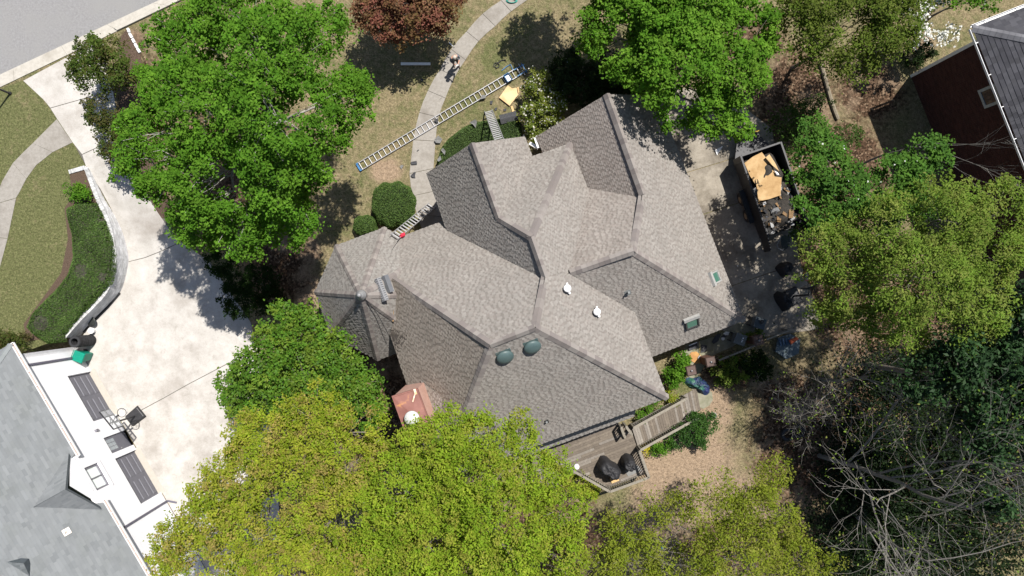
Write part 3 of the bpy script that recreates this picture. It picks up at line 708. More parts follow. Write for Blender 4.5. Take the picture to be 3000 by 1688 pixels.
# ================================================================== NEIGHBOUR'S WHITE HOUSE (garage side)
M_WBRICK = mat_col('white_painted_brick', scale=2.0, amt=.04, rough=.7, bump=.3, bscale=60)
M_WMORT = mat('white_mortar', (.72, .72, .74), (.66, .66, .68), scale=8, rough=.85)
def brick_face(name, p0, p1, z0, z1, openings, m, parent, off, pal, L=.203, h=.062, j=.011, proud=.01, seed=0, extra=None):
    """running-bond bricks over a vertical wall face, kept out of the openings (s0, s1, za, zb)"""
    rn = random.Random(seed); p0 = Vector(p0); p1 = Vector(p1); d = Vector((p1.x - p0.x, p1.y - p0.y, 0)); Ln = d.length; d.normalize()
    nrm = Vector((d.y, -d.x, 0)); mb = MB(); z = z0; row = 0
    zt = z1 if callable(z1) else (lambda s: z1)
    while z < (z1 if not callable(z1) else max(z1(Ln * t / 20) for t in range(21))):
        s = -(L / 2 + j / 2) if row % 2 else 0.0
        while s < Ln:
            a, b = max(0, s), min(Ln, s + L); zz = min(z + h, zt((a + b) / 2))
            if b - a > .03 and zz - z > .02:
                segs = [(a, b)]
                for o0, o1, oa, ob in openings:
                    if zz > oa and z < ob:
                        ns = []
                        for x, y in segs:
                            if y <= o0 or x >= o1: ns.append((x, y)); continue
                            if x < o0: ns.append((x, o0))
                            if y > o1: ns.append((o1, y))
                        segs = ns
                for x, y in segs:
                    if y - x < .02: continue
                    k = rn.uniform(.9, 1.08); c = rn.choice(pal); pr = proud * rn.uniform(.6, 1.2)
                    A = p0 + d * x; B = p0 + d * y
                    q = [Vector((A.x, A.y, z)), Vector((B.x, B.y, z)), Vector((B.x, B.y, zz)), Vector((A.x, A.y, zz))]
                    t = [v + nrm * pr for v in q]
                    mb.add(q + t, [(4, 5, 6, 7), (0, 1, 5, 4), (1, 2, 6, 5), (2, 3, 7, 6), (3, 0, 4, 7)], tuple(v * k for v in c))
            s += L + j
        z += h + j; row += 1
    o = mb.build(name, m, parent, off=off); o['kind'] = 'stuff'; return o
GZ = -DIP
W0 = gp(226, 1015, GZ); W1 = gp(472, 1442, GZ); wd = (W1 - W0); wd.z = 0; wd.normalize(); wn_ = Vector((wd.y, -wd.x, 0))
if wn_.x < 0: wn_ = -wn_
WEND = W0 + wd * 17.0
nb = thing('neighbour_house', 'white painted brick house with pale blue-grey shingles and two grey garage doors', 'house', W0)
NOFF = tuple(W0)
OPEN = [(1.62, 4.42, GZ, GZ + 2.12), (5.45, 6.4, GZ, GZ + 2.1), (6.72, 9.5, GZ, GZ + 2.12), (6.54, 7.83, GZ + 3.45, GZ + 4.65)]
EZ = 3.72
def wpt(s, z, out=0.0): p = W0 + wd * s + wn_ * out; p.z = z; return p
# backing wall in vertical strips so that the openings stay open
mb = MB()
cuts = sorted({0, 17.0} | {o[0] for o in OPEN} | {o[1] for o in OPEN})
for a, b in zip(cuts, cuts[1:]):
    mid = (a + b) / 2; zs = [GZ - .2]
    for o in sorted([o for o in OPEN if o[0] < mid < o[1]], key=lambda o: o[2]): zs += [o[2], o[3]]
    zs.append(EZ)
    for za, zb in zip(zs[0::2], zs[1::2]):
        if zb - za > .01: mb.hexa([wpt(a, za, -.3), wpt(b, za, -.3), wpt(b, za, 0), wpt(a, za, 0)], [wpt(a, zb, -.3), wpt(b, zb, -.3), wpt(b, zb, 0), wpt(a, zb, 0)])
wall = mb.build('wall', M_WMORT, nb, off=NOFF)
brick_face('bricks', wpt(0, 0), wpt(15.5, 0), GZ, EZ, OPEN, M_WBRICK, wall, NOFF, [(.82, .82, .84), (.80, .80, .83), (.78, .785, .81)], seed=3) if (wd.y * 1 if False else True) else None
# return wall at the north end
nd = -wn_
mb = MB(); a = wpt(0, 0); b = a + nd * 9 + wd * 0
mb.hexa([Vector((p.x, p.y, GZ - .2)) for p in (a, b, b + wd * .25, a + wd * .25)], [Vector((p.x, p.y, EZ - .02)) for p in (a, b, b + wd * .25, a + wd * .25)]); mb.build('wall', M_WMORT, nb, off=NOFF)
M_GDOOR = mat('garage_door_grey', (.105, .105, .125), (.12, .12, .14), scale=3, rough=.55)
M_GLINE = mat('garage_panel_edge', (.112, .112, .132), (.125, .125, .145), rough=.55)
for s0, s1 in ((1.62, 4.42), (6.72, 9.5)):
    g = MB().hexa([wpt(s0, GZ, -.2), wpt(s1, GZ, -.2), wpt(s1, GZ, -.15), wpt(s0, GZ, -.15)], [wpt(s0, GZ + 2.12, -.2), wpt(s1, GZ + 2.12, -.2), wpt(s1, GZ + 2.12, -.15), wpt(s0, GZ + 2.12, -.15)]).build('garage_door', M_GDOOR, nb, off=NOFF)
    for r in range(4):
        for c in range(2):
            w = (s1 - s0) / 2; a = s0 + c * w + .14; b = s0 + (c + 1) * w - .14; z0 = GZ + .53 * r + .1; z1 = GZ + .53 * (r + 1) - .09
            MB().hexa([wpt(a, z0, -.15), wpt(b, z0, -.15), wpt(b, z0, -.125), wpt(a, z0, -.125)], [wpt(a, z1, -.15), wpt(b, z1, -.15), wpt(b, z1 - .02, -.125), wpt(a, z1 - .02, -.125)]).build('panel', M_GLINE, g, off=NOFF)
    MB().hexa([wpt(s0 - .08, GZ - .05, -.2), wpt(s1 + .08, GZ - .05, -.2), wpt(s1 + .08, GZ - .05, .22), wpt(s0 - .08, GZ - .05, .22)], [wpt(s0 - .08, GZ + .03, -.2), wpt(s1 + .08, GZ + .03, -.2), wpt(s1 + .08, GZ + .03, .22), wpt(s0 - .08, GZ + .03, .22)]).build('threshold', mat('threshold_concrete', (0.340, 0.313, 0.272), (0.381, 0.354, 0.313), scale=6), g, off=NOFF)
dr = MB().hexa([wpt(5.45, GZ, -.16), wpt(6.4, GZ, -.16), wpt(6.4, GZ, -.11), wpt(5.45, GZ, -.11)], [wpt(5.45, GZ + 2.1, -.16), wpt(6.4, GZ + 2.1, -.16), wpt(6.4, GZ + 2.1, -.11), wpt(5.45, GZ + 2.1, -.11)]).build('door', M_GDOOR, nb, off=NOFF)
for r in range(3):
    for c in range(3):
        a = 5.6 + c * .22; z0 = GZ + 1.2 + r * .27
        MB().hexa([wpt(a, z0, -.11), wpt(a + .19, z0, -.11), wpt(a + .19, z0, -.1), wpt(a, z0, -.1)], [wpt(a, z0 + .23, -.11), wpt(a + .19, z0 + .23, -.11), wpt(a + .19, z0 + .23, -.1), wpt(a, z0 + .23, -.1)]).build('pane', mat_glass('door_glass', (.25, .28, .3), .1), dr, off=NOFF)
MB().lathe(wpt(6.3, GZ + 1.0, -.1), [(.03, 0), (.035, .05), (.02, .06)], n=8, M=Matrix((wd, Vector((0, 0, 1)), wn_)).transposed()).build('handle', M_ZINC, dr, off=NOFF)
# upper window
wf = MB()
for a, b, z0, z1 in ((6.54, 7.83, GZ + 3.45, GZ + 3.55), (6.54, 7.83, GZ + 4.55, GZ + 4.65), (6.54, 6.64, GZ + 3.55, GZ + 4.55), (7.73, 7.83, GZ + 3.55, GZ + 4.55), (7.155, 7.215, GZ + 3.55, GZ + 4.55)):
    wf.hexa([wpt(a, z0, -.2), wpt(b, z0, -.2), wpt(b, z0, -.1), wpt(a, z0, -.1)], [wpt(a, z1, -.2), wpt(b, z1, -.2), wpt(b, z1, -.1), wpt(a, z1, -.1)])
win = wf.build('window', mat('grey_window_frame', (.16, .155, .18), rough=.5), nb, off=NOFF)
for a, b in ((6.64, 7.155), (7.215, 7.73)):
    MB().hexa([wpt(a, GZ + 3.55, -.17), wpt(b, GZ + 3.55, -.17), wpt(b, GZ + 3.55, -.16), wpt(a, GZ + 3.55, -.16)], [wpt(a, GZ + 4.55, -.17), wpt(b, GZ + 4.55, -.17), wpt(b, GZ + 4.55, -.16), wpt(a, GZ + 4.55, -.16)]).build('pane', mat_glass('shade_glass', (.66, .72, .70), .15), win, off=NOFF)
MB().hexa([wpt(6.44, GZ + 3.36, 0), wpt(7.93, GZ + 3.36, 0), wpt(7.93, GZ + 3.36, .05), wpt(6.44, GZ + 3.36, .05)], [wpt(6.44, GZ + 3.45, 0), wpt(7.93, GZ + 3.45, 0), wpt(7.93, GZ + 3.45, .05), wpt(6.44, GZ + 3.45, .05)]).build('sill', M_WMORT, win, off=NOFF)
k = MB(); k.box(wpt(4.95, GZ + 2.35, .05), (.12, .12, .2), rot=math.atan2(wd.y, wd.x)); k.build('wall_lamp', mat('grey_window_frame', ()), nb, off=NOFF)
# roof: eave line along the wall, hip at the corner, gable over the window
M_NSH = mat_col('pale_shingle', scale=1.5, amt=.05, rough=.95, bump=.4, bscale=150, spec=.12, stain=(.93, .935, .91), sscale=.9)
NPAL = ([(.156, .165, .171), (.162, .171, .177), (.15, .159, .165)], [(.151, .16, .166), (.143, .152, .158), (.156, .165, .17)])
ER0 = gp(30, 1008, EZ); ER1 = gp(430, 1688, EZ); ed = (ER1 - ER0).normalized(); en = Vector((ed.y, -ed.x, 0))
if en.x < 0: en = -en
PT = .87
def rpt(s, r): p = ER0 + ed * s - en * r; p.z = EZ + PT * r; return p
npl = fit_plane([rpt(0, 0), rpt(5, 0), rpt(0, 3)])
hip_far = 5.5
rp = [rpt(0, 0), rpt(6.3, 0), on_plane(npl, 97, 1487), rpt(9.1, 0), rpt(16.5, 0), rpt(16.5, 6), rpt(6.0, 6)]
nr = MB().slab(rp, .1).build('roof', mat('roof_felt', ()), nb, off=NOFF)
if (rp[4] - rp[0]).cross(rp[5] - rp[0]).z < 0: rp = rp[::-1]
shingles('shingles', rp, npl, M_NSH, nr, NPAL, NOFF, expo=.145, wmin=.25, wmax=.6, hi=.014, lo=.009, seed=8)
# north slope beyond the hip
q = [rpt(0, 0), rpt(6, 6), ER0 - en * 12 + Vector((0, 0, 0))]; pl = fit_plane(q)
ns = MB().slab(q, .1).build('roof_slope', mat('roof_felt', ()), nr, off=NOFF)
shingles('shingles', q if (q[1] - q[0]).cross(q[2] - q[0]).z > 0 else q[::-1], pl, M_NSH, nr, NPAL, NOFF, wmin=.25, wmax=.6, hi=.014, lo=.009, seed=9)
d_ = (q[1] - q[0]).normalized()
cap_run(q[0], q[1], side_dir(npl, d_, ed), side_dir(pl, d_, -en), M_NSH, nr, NOFF, [(.19, .205, .21), (.178, .192, .197)], seed=3, expo=.3)
# wall dormer gable over the window
dA, dB, dR, dK = gp(204, 1324, EZ + .05), gp(303, 1493, EZ + .05), gp(194, 1433, 5.3), gp(97, 1487, 5.28)
for i, tri in enumerate(([dA, dR, dK], [dR, dB, dK])):
    pl = fit_plane(tri); t = [p + Vector((0, 0, .05)) for p in tri]
    o2 = MB().slab(t, .12).build('dormer_slope', mat('dark_fascia', (.06, .07, .08), (.05, .06, .065), rough=.6), nr, off=NOFF)
    t2 = [p + normal_of(pl) * .004 for p in t]
    shingles('shingles', t2 if (t2[1] - t2[0]).cross(t2[2] - t2[0]).z > 0 else t2[::-1], fit_plane(t2), M_NSH, o2, NPAL, NOFF, wmin=.25, wmax=.6, hi=.014, lo=.009, seed=10 + i)
gw = [wpt(5.55, EZ + .003, -.03), wpt(8.5, EZ + .003, -.03), wpt(8.5, EZ + .02, -.03), wpt(7.05, 4.95, -.03), wpt(5.55, EZ + .02, -.03)]
MB().add(gw, [(0, 1, 2, 3, 4)]).build('gable_wall', M_WMORT, nb, off=NOFF)
for s0, s1 in ((0.0, 6.48), (8.98, 16.5)):
    a, b = rpt(s0, 0) + en * .09, rpt(s1, 0) + en * .09; g = MB()
    z = Vector((0, 0, 1))
    g.bar(a - z * .1, b - z * .1, .13, .015); g.bar(a + en * .065 - z * .04, b + en * .065 - z * .04, .018, .12); g.bar(a - en * .065 - z * .04, b - en * .065 - z * .04, .015, .12)
    n_ = int((s1 - s0) / .75)
    for i in range(n_ + 1):
        p = a.lerp(b, i / max(1, n_)); g.bar(p - en * .065 + z * .012, p + en * .07 + z * .012, .03, .012)
    go = g.build('gutter', mat('white_metal', ()), nb, off=NOFF)
    MB().bar(a - z * .085, b - z * .085, .1, .012).build('gutter_litter', mat('leaf_litter_pink', (.36, .22, .17), (.2, .13, .1), scale=30), go, off=NOFF)
for s, zt, sh in ((.62, 3.55, 0), (10.05, 3.55, .35)):
    k = MB(); k.hexa([wpt(s, GZ + .15, .02), wpt(s + .1, GZ + .15, .02), wpt(s + .1, GZ + .15, .1), wpt(s, GZ + .15, .1)], [wpt(s, zt, .02), wpt(s + .1, zt, .02), wpt(s + .1, zt, .1), wpt(s, zt, .1)])
    k.tube([wpt(s + .05, GZ + .22, .06), wpt(s + .05, GZ + .1, .12), wpt(s + .05 + sh, GZ + .08, .5)], .05, n=8)
    k.build('downpipe', mat('dark_grey_metal', (.085, .08, .11), (.1, .095, .125), rough=.5), nb, off=NOFF)
p = on_plane(npl, 195, 1558)
k = MB(); n_, hx_, up_ = frame_of(npl); M = Matrix((hx_, up_, n_)).transposed()
k.box(p + n_ * .03, (.32, .32, .05), M=M); k.tube([p, p + Vector((0, 0, .18))], .05, n=8); k.build('roof_vent', mat('bleached_vent', (.62, .58, .53), (.5, .46, .42), rough=.6), nr, off=NOFF)
# a second dormer at the bottom edge of the roof
q1, q2, q3 = gp(-60, 1625, 6.3), gp(72, 1648, 6.25), gp(118, 1760, 4.9)
sl = on_plane(npl, 20, 1760) 
tri = [gp(-60, 1640, 6.6), gp(70, 1650, 6.55), gp(112, 1740, 5.9), gp(-60, 1790, 5.8)]
pl = fit_plane(tri); tri = [on_plane(pl, *p) for p in ((-60, 1640), (70, 1650), (112, 1740), (-60, 1790))]
o2 = MB().slab(tri, .3).build('dormer_slope', mat('dark_fascia', ()), nr, off=NOFF)
t2 = [p + normal_of(pl) * .004 for p in tri]
shingles('shingles', t2 if (t2[1] - t2[0]).cross(t2[2] - t2[0]).z > 0 else t2[::-1], fit_plane(t2), M_NSH, o2, ([(.12, .13, .135), (.11, .12, .125)], [(.1, .11, .115)]), NOFF, wmin=.25, wmax=.6, seed=12)

# ================================================================== NEIGHBOUR'S RED BRICK HOUSE
R0 = gp(2668, 221, 0); rd = (gp(3000, 466, 5.7) - gp(2847, 80, 5.7)); rd.z = 0; rd.normalize(); rn_ = Vector((rd.y, -rd.x, 0))
if rn_.x > 0: rn_ = -rn_
ROFF = tuple(R0)
rh = thing('brick_house', 'dark red brick house with charcoal shingles and white gutters', 'house', R0)
M_RB = mat_col('red_brick', scale=3, amt=.15, rough=.9, bump=.4, bscale=70)
M_RM = mat('red_mortar', (.09, .068, .056), (.07, .053, .045), scale=12, rough=.95)
def rw(s, z, out=0.0): p = R0 + rd * s + rn_ * out; p.z = z; return p
def rw2(s, z, out=0.0): p = R0 - rn_ * s - rd * out; p.z = z; return p
ez2 = 5.72
wb = MB(); wb.hexa([rw(0, -.2, -.3), rw(16, -.2, -.3), rw(16, -.2), rw(0, -.2)], [rw(0, ez2, -.3), rw(16, ez2, -.3), rw(16, ez2), rw(0, ez2)])
wr = wb.build('wall', M_RM, rh, off=ROFF)
RBP = [(.066, .025, .02), (.056, .021, .018), (.074, .03, .024), (.05, .02, .017), (.062, .027, .022)]
brick_face('bricks', rw(11, 0), rw(0, 0), 0, ez2, [], M_RB, wr, ROFF, RBP, seed=21) if Vector((rd.y, -rd.x, 0)).dot(rn_) < 0 else brick_face('bricks', rw(0, 0), rw(11, 0), 0, ez2, [(2.2, 3.15, 4.3, 5.47)], M_RB, wr, ROFF, RBP, seed=21)
wb = MB(); wb.hexa([rw2(.3, -.2, -.3), rw2(12, -.2, -.3), rw2(12, -.2), rw2(.3, -.2)], [rw2(.3, ez2, -.3), rw2(12, ez2, -.3), rw2(12, ez2), rw2(.3, ez2)])
wr2 = wb.build('wall', M_RM, rh, off=ROFF)
brick_face('bricks', rw2(0, 0), rw2(9, 0), 0, ez2, [], M_RB, wr2, ROFF, RBP, seed=22)
k = MB(); c = rw(.02, 0, .03); k.hexa([rw(-.03, 0, .04), rw(.13, 0, .04), rw(.13, 0, 0), rw(-.03, 0, 0)], [rw(-.03, ez2, .04), rw(.13, ez2, .04), rw(.13, ez2, 0), rw(-.03, ez2, 0)])
k.build('downpipe', mat('white_metal', ()), rh, off=ROFF)
# window high on the wall
wz0, wz1, s0, s1 = 4.3, 5.35, 2.2, 3.15
wf = MB()
for a, b, z0, z1 in ((s0, s1, wz0, wz0 + .14), (s0, s0 + .14, wz0 + .14, wz1), (s1 - .14, s1, wz0 + .14, wz1), (s0, s1, wz1, wz1 + .12)):
    wf.hexa([rw(a, z0, 0), rw(b, z0, 0), rw(b, z0, .05), rw(a, z0, .05)], [rw(a, z1, 0), rw(b, z1, 0), rw(b, z1, .05), rw(a, z1, .05)])
wo = wf.build('window', mat('shaded_sash', (.36, .38, .38), (.3, .32, .32), rough=.5), rh, off=ROFF)  # frame colour dulled to grey to stand for the shade on this wall
MB().hexa([rw(s0 + .14, wz0 + .14, .012), rw(s1 - .14, wz0 + .14, .012), rw(s1 - .14, wz0 + .14, .02), rw(s0 + .14, wz0 + .14, .02)], [rw(s0 + .14, wz1, .012), rw(s1 - .14, wz1, .012), rw(s1 - .14, wz1, .02), rw(s0 + .14, wz1, .02)]).build('pane', mat_glass('dark_glass', (.02, .025, .03)), wo, off=ROFF)
# roof
c0 = gp(2849, 82, ez2 + .05)
def r2(s, r, z0=ez2 + .05): p = c0 + rd * s - rn_ * r; p.z = z0 + .6 * r; return p
wp = [r2(0, 0), r2(18, 0), r2(18, 6), r2(6, 6)]; pw = fit_plane(wp)
np_ = [r2(0, 0), r2(6, 6), c0 - rn_ * 14]; np_[2].z = ez2 + .05; pn = fit_plane(np_)
M_CSH = mat_col('charcoal_shingle', scale=2, amt=.15, rough=.95, bump=.4, bscale=150, spec=.12)
rr = MB().slab(wp, .1).build('roof', mat('roof_felt', ()), rh, off=ROFF)
CP = ([(.055, .055, .062), (.062, .062, .07), (.048, .048, .055)], [(.05, .05, .056), (.042, .042, .048)])
shingles('shingles', wp if (wp[1] - wp[0]).cross(wp[2] - wp[0]).z > 0 else wp[::-1], pw, M_CSH, rr, CP, ROFF, expo=.2, wmin=.25, wmax=.5, hi=.02, lo=.014, seed=31)
MB().slab(np_, .1).build('roof_slope', mat('roof_felt', ()), rr, off=ROFF)
shingles('shingles', np_ if (np_[1] - np_[0]).cross(np_[2] - np_[0]).z > 0 else np_[::-1], pn, M_CSH, rr, CP, ROFF, expo=.2, wmin=.25, wmax=.5, hi=.02, lo=.014, seed=32)
d_ = (np_[1] - np_[0]).normalized()
cap_run(np_[0], np_[1], side_dir(pw, d_, rd), side_dir(pn, d_, -rn_), M_CSH, rr, ROFF, [(.11, .11, .12), (.12, .12, .13)], expo=.25, w=.2, seed=5)
for a, b, dr_ in ((r2(0, 0), r2(18, 0), rn_), (r2(0, 0), np_[2], -rd)):
    a = a + dr_ * .08; b = b + dr_ * .08; z = Vector((0, 0, 1)); g = MB()
    g.bar(a - z * .1, b - z * .1, .12, .012); g.bar(a + dr_ * .06 - z * .04, b + dr_ * .06 - z * .04, .018, .12)
    L_ = (b - a).length
    for i in range(int(L_ / 1.6)):
        p = a.lerp(b, (i + .45) * 1.6 / L_); g.bar(p - dr_ * .16 + z * .015, p + dr_ * .06 + z * .015, .03, .012)
    g.build('gutter', mat('white_metal', ()), rh, off=ROFF)

# ================================================================== RETAINING WALL
M_RW = mat_col('worn_white_brick', scale=2.5, amt=.18, rough=.85, bump=.4, bscale=60, stain=(.84, .84, .82), sscale=1.8, swin=(.45, .7))
rwt = thing('retaining_wall', 'curved white painted brick retaining wall along the sunken driveway', 'wall', gp(300, 760, 0))
RWO = tuple(gp(300, 760, 0))
capl = [gp(*p, .08) for p in CAPL]; 
def resample(P, step):
    out = [P[0]]; acc = 0
    for a, b in zip(P, P[1:]):
        L_ = (b - a).length; t = step - acc
        while t <= L_: out.append(a.lerp(b, t / L_)); t += step
        acc = (acc + L_) % step if step - acc <= L_ else acc + L_
    return out
def catmull(P, n=6):
    out = []; Q = [P[0]] + list(P) + [P[-1]]
    for i in range(1, len(Q) - 2):
        for j in range(n):
            t = j / n; a, b, c, d = Q[i - 1], Q[i], Q[i + 1], Q[i + 2]
            out.append(.5 * ((2 * b) + (c - a) * t + (2 * a - 5 * b + 4 * c - d) * t * t + (3 * b - a - 3 * c + d) * t ** 3))
    return out + [P[-1]]
cl = resample(catmull(capl), .075)
body = MB(); pairs = []
for i, p in enumerate(cl):
    d = (cl[min(i + 1, len(cl) - 1)] - cl[max(i - 1, 0)]).normalized(); n = Vector((d.y, -d.x, 0))
    if n.x < 0 and i < 20: n = -n
    if pairs and n.dot(pairs[-1][1]) < 0: n = -n
    pairs.append((p, n, d))
secs = []
for p, n, d in pairs[::2] + [pairs[-1]]:
    o_, i_ = p + n * .09, p - n * .09; zb = min(hz((p + n * .5).x, (p + n * .5).y), 0) - .15
    secs.append([Vector((o_.x, o_.y, zb)), Vector((o_.x, o_.y, .02)), Vector((i_.x, i_.y, .02)), Vector((i_.x, i_.y, -.3))])
vs = [q for s_ in secs for q in s_]; fs = []
for i in range(len(secs) - 1):
    for j in range(3): fs.append((i * 4 + j, i * 4 + j + 1, i * 4 + 5 + j, i * 4 + 4 + j))
core = MB().add(vs, fs).build('wall_core', mat('old_mortar', (.45, .44, .43), (.33, .32, .31), scale=9), rwt, off=RWO)
rn = random.Random(4); bk = MB()
for r in range(24):
    zt = .005 - r * .073
    i = 0 if r % 2 else 1
    while i + 3 < len(pairs):
        (p, n, d), (q, n2, d2) = pairs[i], pairs[min(i + 3, len(pairs) - 1)]
        if zt > hz((p + n * .5).x, (p + n * .5).y) - .02:
            a = p + n * .09 + d * .006; b = q + n2 * .09 - d2 * .006; pr = rn.uniform(.006, .014); k = rn.uniform(.9, 1.08); c = rn.choice([(.56, .565, .58), (.52, .525, .54), (.47, .47, .48)])
            A = [Vector((v.x, v.y, z)) for v, z in ((a, zt - .062), (b, zt - .062), (b, zt), (a, zt))]; B = [v + n * pr for v in A]
            bk.add(A + B, [(4, 5, 6, 7), (0, 1, 5, 4), (1, 2, 6, 5), (2, 3, 7, 6), (3, 0, 4, 7)], tuple(v * k for v in c))
        i += 3
bk.build('bricks', M_RW, core, off=RWO)['kind'] = 'stuff'
caps_me = []
for c in ((.42, .42, .425), (.36, .36, .365), (.47, .475, .48)):
    t = MB().box((0, 0, 0), (.062, .22, .07)); me = bpy.data.meshes.new('cap_brick'); me.from_pydata(t.v, [], t.f)
    at = me.color_attributes.new('Col', 'FLOAT_COLOR', 'CORNER'); at.data.foreach_set('color', np.tile(np.array((*c, 1), np.float32), len(me.loops))); me.materials.append(M_RW); caps_me.append(me)
def cap_brick(p, d):
    inst('cap_brick', rn.choice(caps_me), rwt, Matrix.Translation(p - Vector(RWO) + Vector((rn.uniform(-.004, .004), rn.uniform(-.004, .004), -.02 + rn.uniform(-.004, .004)))) @ Matrix.Rotation(math.atan2(d.y, d.x) + rn.uniform(-.03, .03), 4, 'Z'))
for p, n, d in pairs: cap_brick(p, d)
ret = [gp(254, 489, .08), gp(203, 504, .08)]
for p in resample(ret, .075)[2:]: cap_brick(p, (ret[1] - ret[0]).normalized())
k = MB(); k.hexa([gp(252, 486, -.3), gp(203, 500, -.3), gp(204, 509, -.3), gp(254, 496, -.3)], [gp(252, 486, .02), gp(203, 500, .02), gp(204, 509, .02), gp(254, 496, .02)]); k.build('wall_core', mat('old_mortar', ()), rwt, off=RWO)

# ================================================================== DECK AND RAMP
UX = Vector((.364, -.931, 0)); VX = Vector((.931, .364, 0))      # house axes: towards the back yard, towards the rear driveway
M_DK = [mat('deck_board_%s' % n, c, tuple(x * .62 for x in c), scale=7, rough=.9, bump=.4, bscale=25, c3=tuple(x * .75 for x in c), s3=2.0) for n, c in (('brown', (.165, .138, .11)), ('grey', (.2, .178, .155)), ('dark', (.135, .112, .09)), ('pale', (.25, .225, .195)))]
M_RAIL = mat('rail_wood', (.215, .195, .16), (.15, .135, .11), scale=9, rough=.9, bump=.3)
DZ = .9
deck = thing('deck', 'weathered brown timber deck with rails behind the house', 'deck', gp(1760, 1340, 0)); DO = gp(1760, 1340, 0)
dpoly = [gp(x, y, DZ) for x, y in [(1560, 1325), (1800, 1236), (1846, 1250), (1866, 1310), (1893, 1385), (1780, 1427), (1700, 1382), (1560, 1440)]]
o0 = dpoly[0]; P2 = [((p - o0).dot(VX), (p - o0).dot(UX)) for p in dpoly]
rn = random.Random(3); t = min(p[1] for p in P2)
while t < max(p[1] for p in P2):
    q = clip_rect(P2, -20, 20, t, t + .132)
    if q:
        cut = rn.uniform(1.0, 4.0)
        for s0, s1 in ((-20, cut), (cut + .006, 20)):
            q2 = clip_rect(q, s0, s1, t - 1, t + 1)
            if q2 and max(a for a, b in q2) - min(a for a, b in q2) > .1:
                dz_ = rn.uniform(-.004, .004)
                MB().slab([o0 + VX * a + UX * b + Vector((0, 0, dz_)) for a, b in q2], .03).build('plank', rn.choice(M_DK[:3] if t < 1.9 else M_DK), deck, off=DO)
    t += .139
fr = MB()
for a, b in zip(dpoly, dpoly[1:] + dpoly[:1]):
    c = sum(dpoly, Vector()) / len(dpoly); ins = lambda p: p.lerp(c, .03) - Vector((0, 0, .16))
    fr.bar(ins(a), ins(b), .05, .22)
for x, y in ((1600, 1330), (1790, 1260), (1880, 1378), (1778, 1412), (1705, 1370), (1640, 1390), (1850, 1300)): fr.bar(gp(x, y, -.1), gp(x, y, DZ - .06), .1, .1, up=(1, 0, 0))
fr.build('deck_frame', M_DK[2], deck, off=DO)
balm = MB().box((0, 0, 0), (.034, .034, .86)); bal_me = bpy.data.meshes.new('baluster'); bal_me.from_pydata(balm.v, [], balm.f); bal_me.materials.append(M_RAIL)
def railing(a, b, parent, off, step=.125, lean=0):
    a = Vector(a); b = Vector(b); L_ = (b - a).length; up = Vector((0, 0, 1))
    MB().bar(a + up * .95, b + up * .95, .13, .035).build('top_rail', M_RAIL, parent, off=off)
    MB().bar(a + up * .1, b + up * .1, .04, .08).build('bottom_rail', M_RAIL, parent, off=off)
    n = int(L_ / step)
    for i in range(1, n): inst('baluster', bal_me, parent, Matrix.Translation(a.lerp(b, i / n) + up * .5 - off) @ Matrix.Rotation(math.atan2(b.y - a.y, b.x - a.x), 4, 'Z'))
    for p in (a, b): MB().bar(p - up * .1, p + up * 1.0, .09, .09, up=(1, 0, 0)).build('post', M_RAIL, parent, off=off)
for a, b in (((1865, 1310), (1891, 1384)), ((1889, 1386), (1782, 1425)), ((1778, 1425), (1702, 1382)), ((1700, 1380), (1605, 1330)), ((1812, 1243), (1822, 1270)), ((1826, 1240), (1842, 1262))):
    railing(gp(*a, DZ), gp(*b, DZ), deck, DO)
ramp = thing('ramp', 'sloping timber footbridge ramp from the deck to the rounded slab', 'ramp', gp(1950, 1220, 0)); RO = gp(1950, 1220, 0)
N0, N1_, S0_, S1_ = (1848, 1243), (2041, 1137), (1868, 1306), (2053, 1203)
nb_ = 30
def rz(t): return DZ - .02 - t * (DZ - .12)
for i in range(nb_):
    t0, t1 = i / nb_, (i + .94) / nb_
    q = [gp(*lerp2(N0, N1_, t0), rz(t0)), gp(*lerp2(N0, N1_, t1), rz(t1)), gp(*lerp2(S0_, S1_, t1), rz(t1)), gp(*lerp2(S0_, S1_, t0), rz(t0))]
    dz_ = rn.uniform(-.006, .006); MB().slab([p + Vector((0, 0, dz_)) for p in q], .03).build('plank', rn.choice(M_DK), ramp, off=RO)
fr = MB()
for A_, B_ in ((N0, N1_), (S0_, S1_)):
    fr.bar(gp(*A_, rz(0) - .12).lerp(gp(*lerp2(S0_, N0, .5), rz(0) - .12), .1), gp(*B_, rz(1) - .12).lerp(gp(*lerp2(S1_, N1_, .5), rz(1) - .12), .1), .05, .16)
fr.build('ramp_frame', M_DK[2], ramp, off=RO)
railing(gp(*lerp2(N0, N1_, .0), rz(0)), gp(*lerp2(N0, N1_, .78), rz(.78)), ramp, RO)
railing(gp(*lerp2(S0_, S1_, .0), rz(0)), gp(*lerp2(S0_, S1_, .88), rz(.88)), ramp, RO)

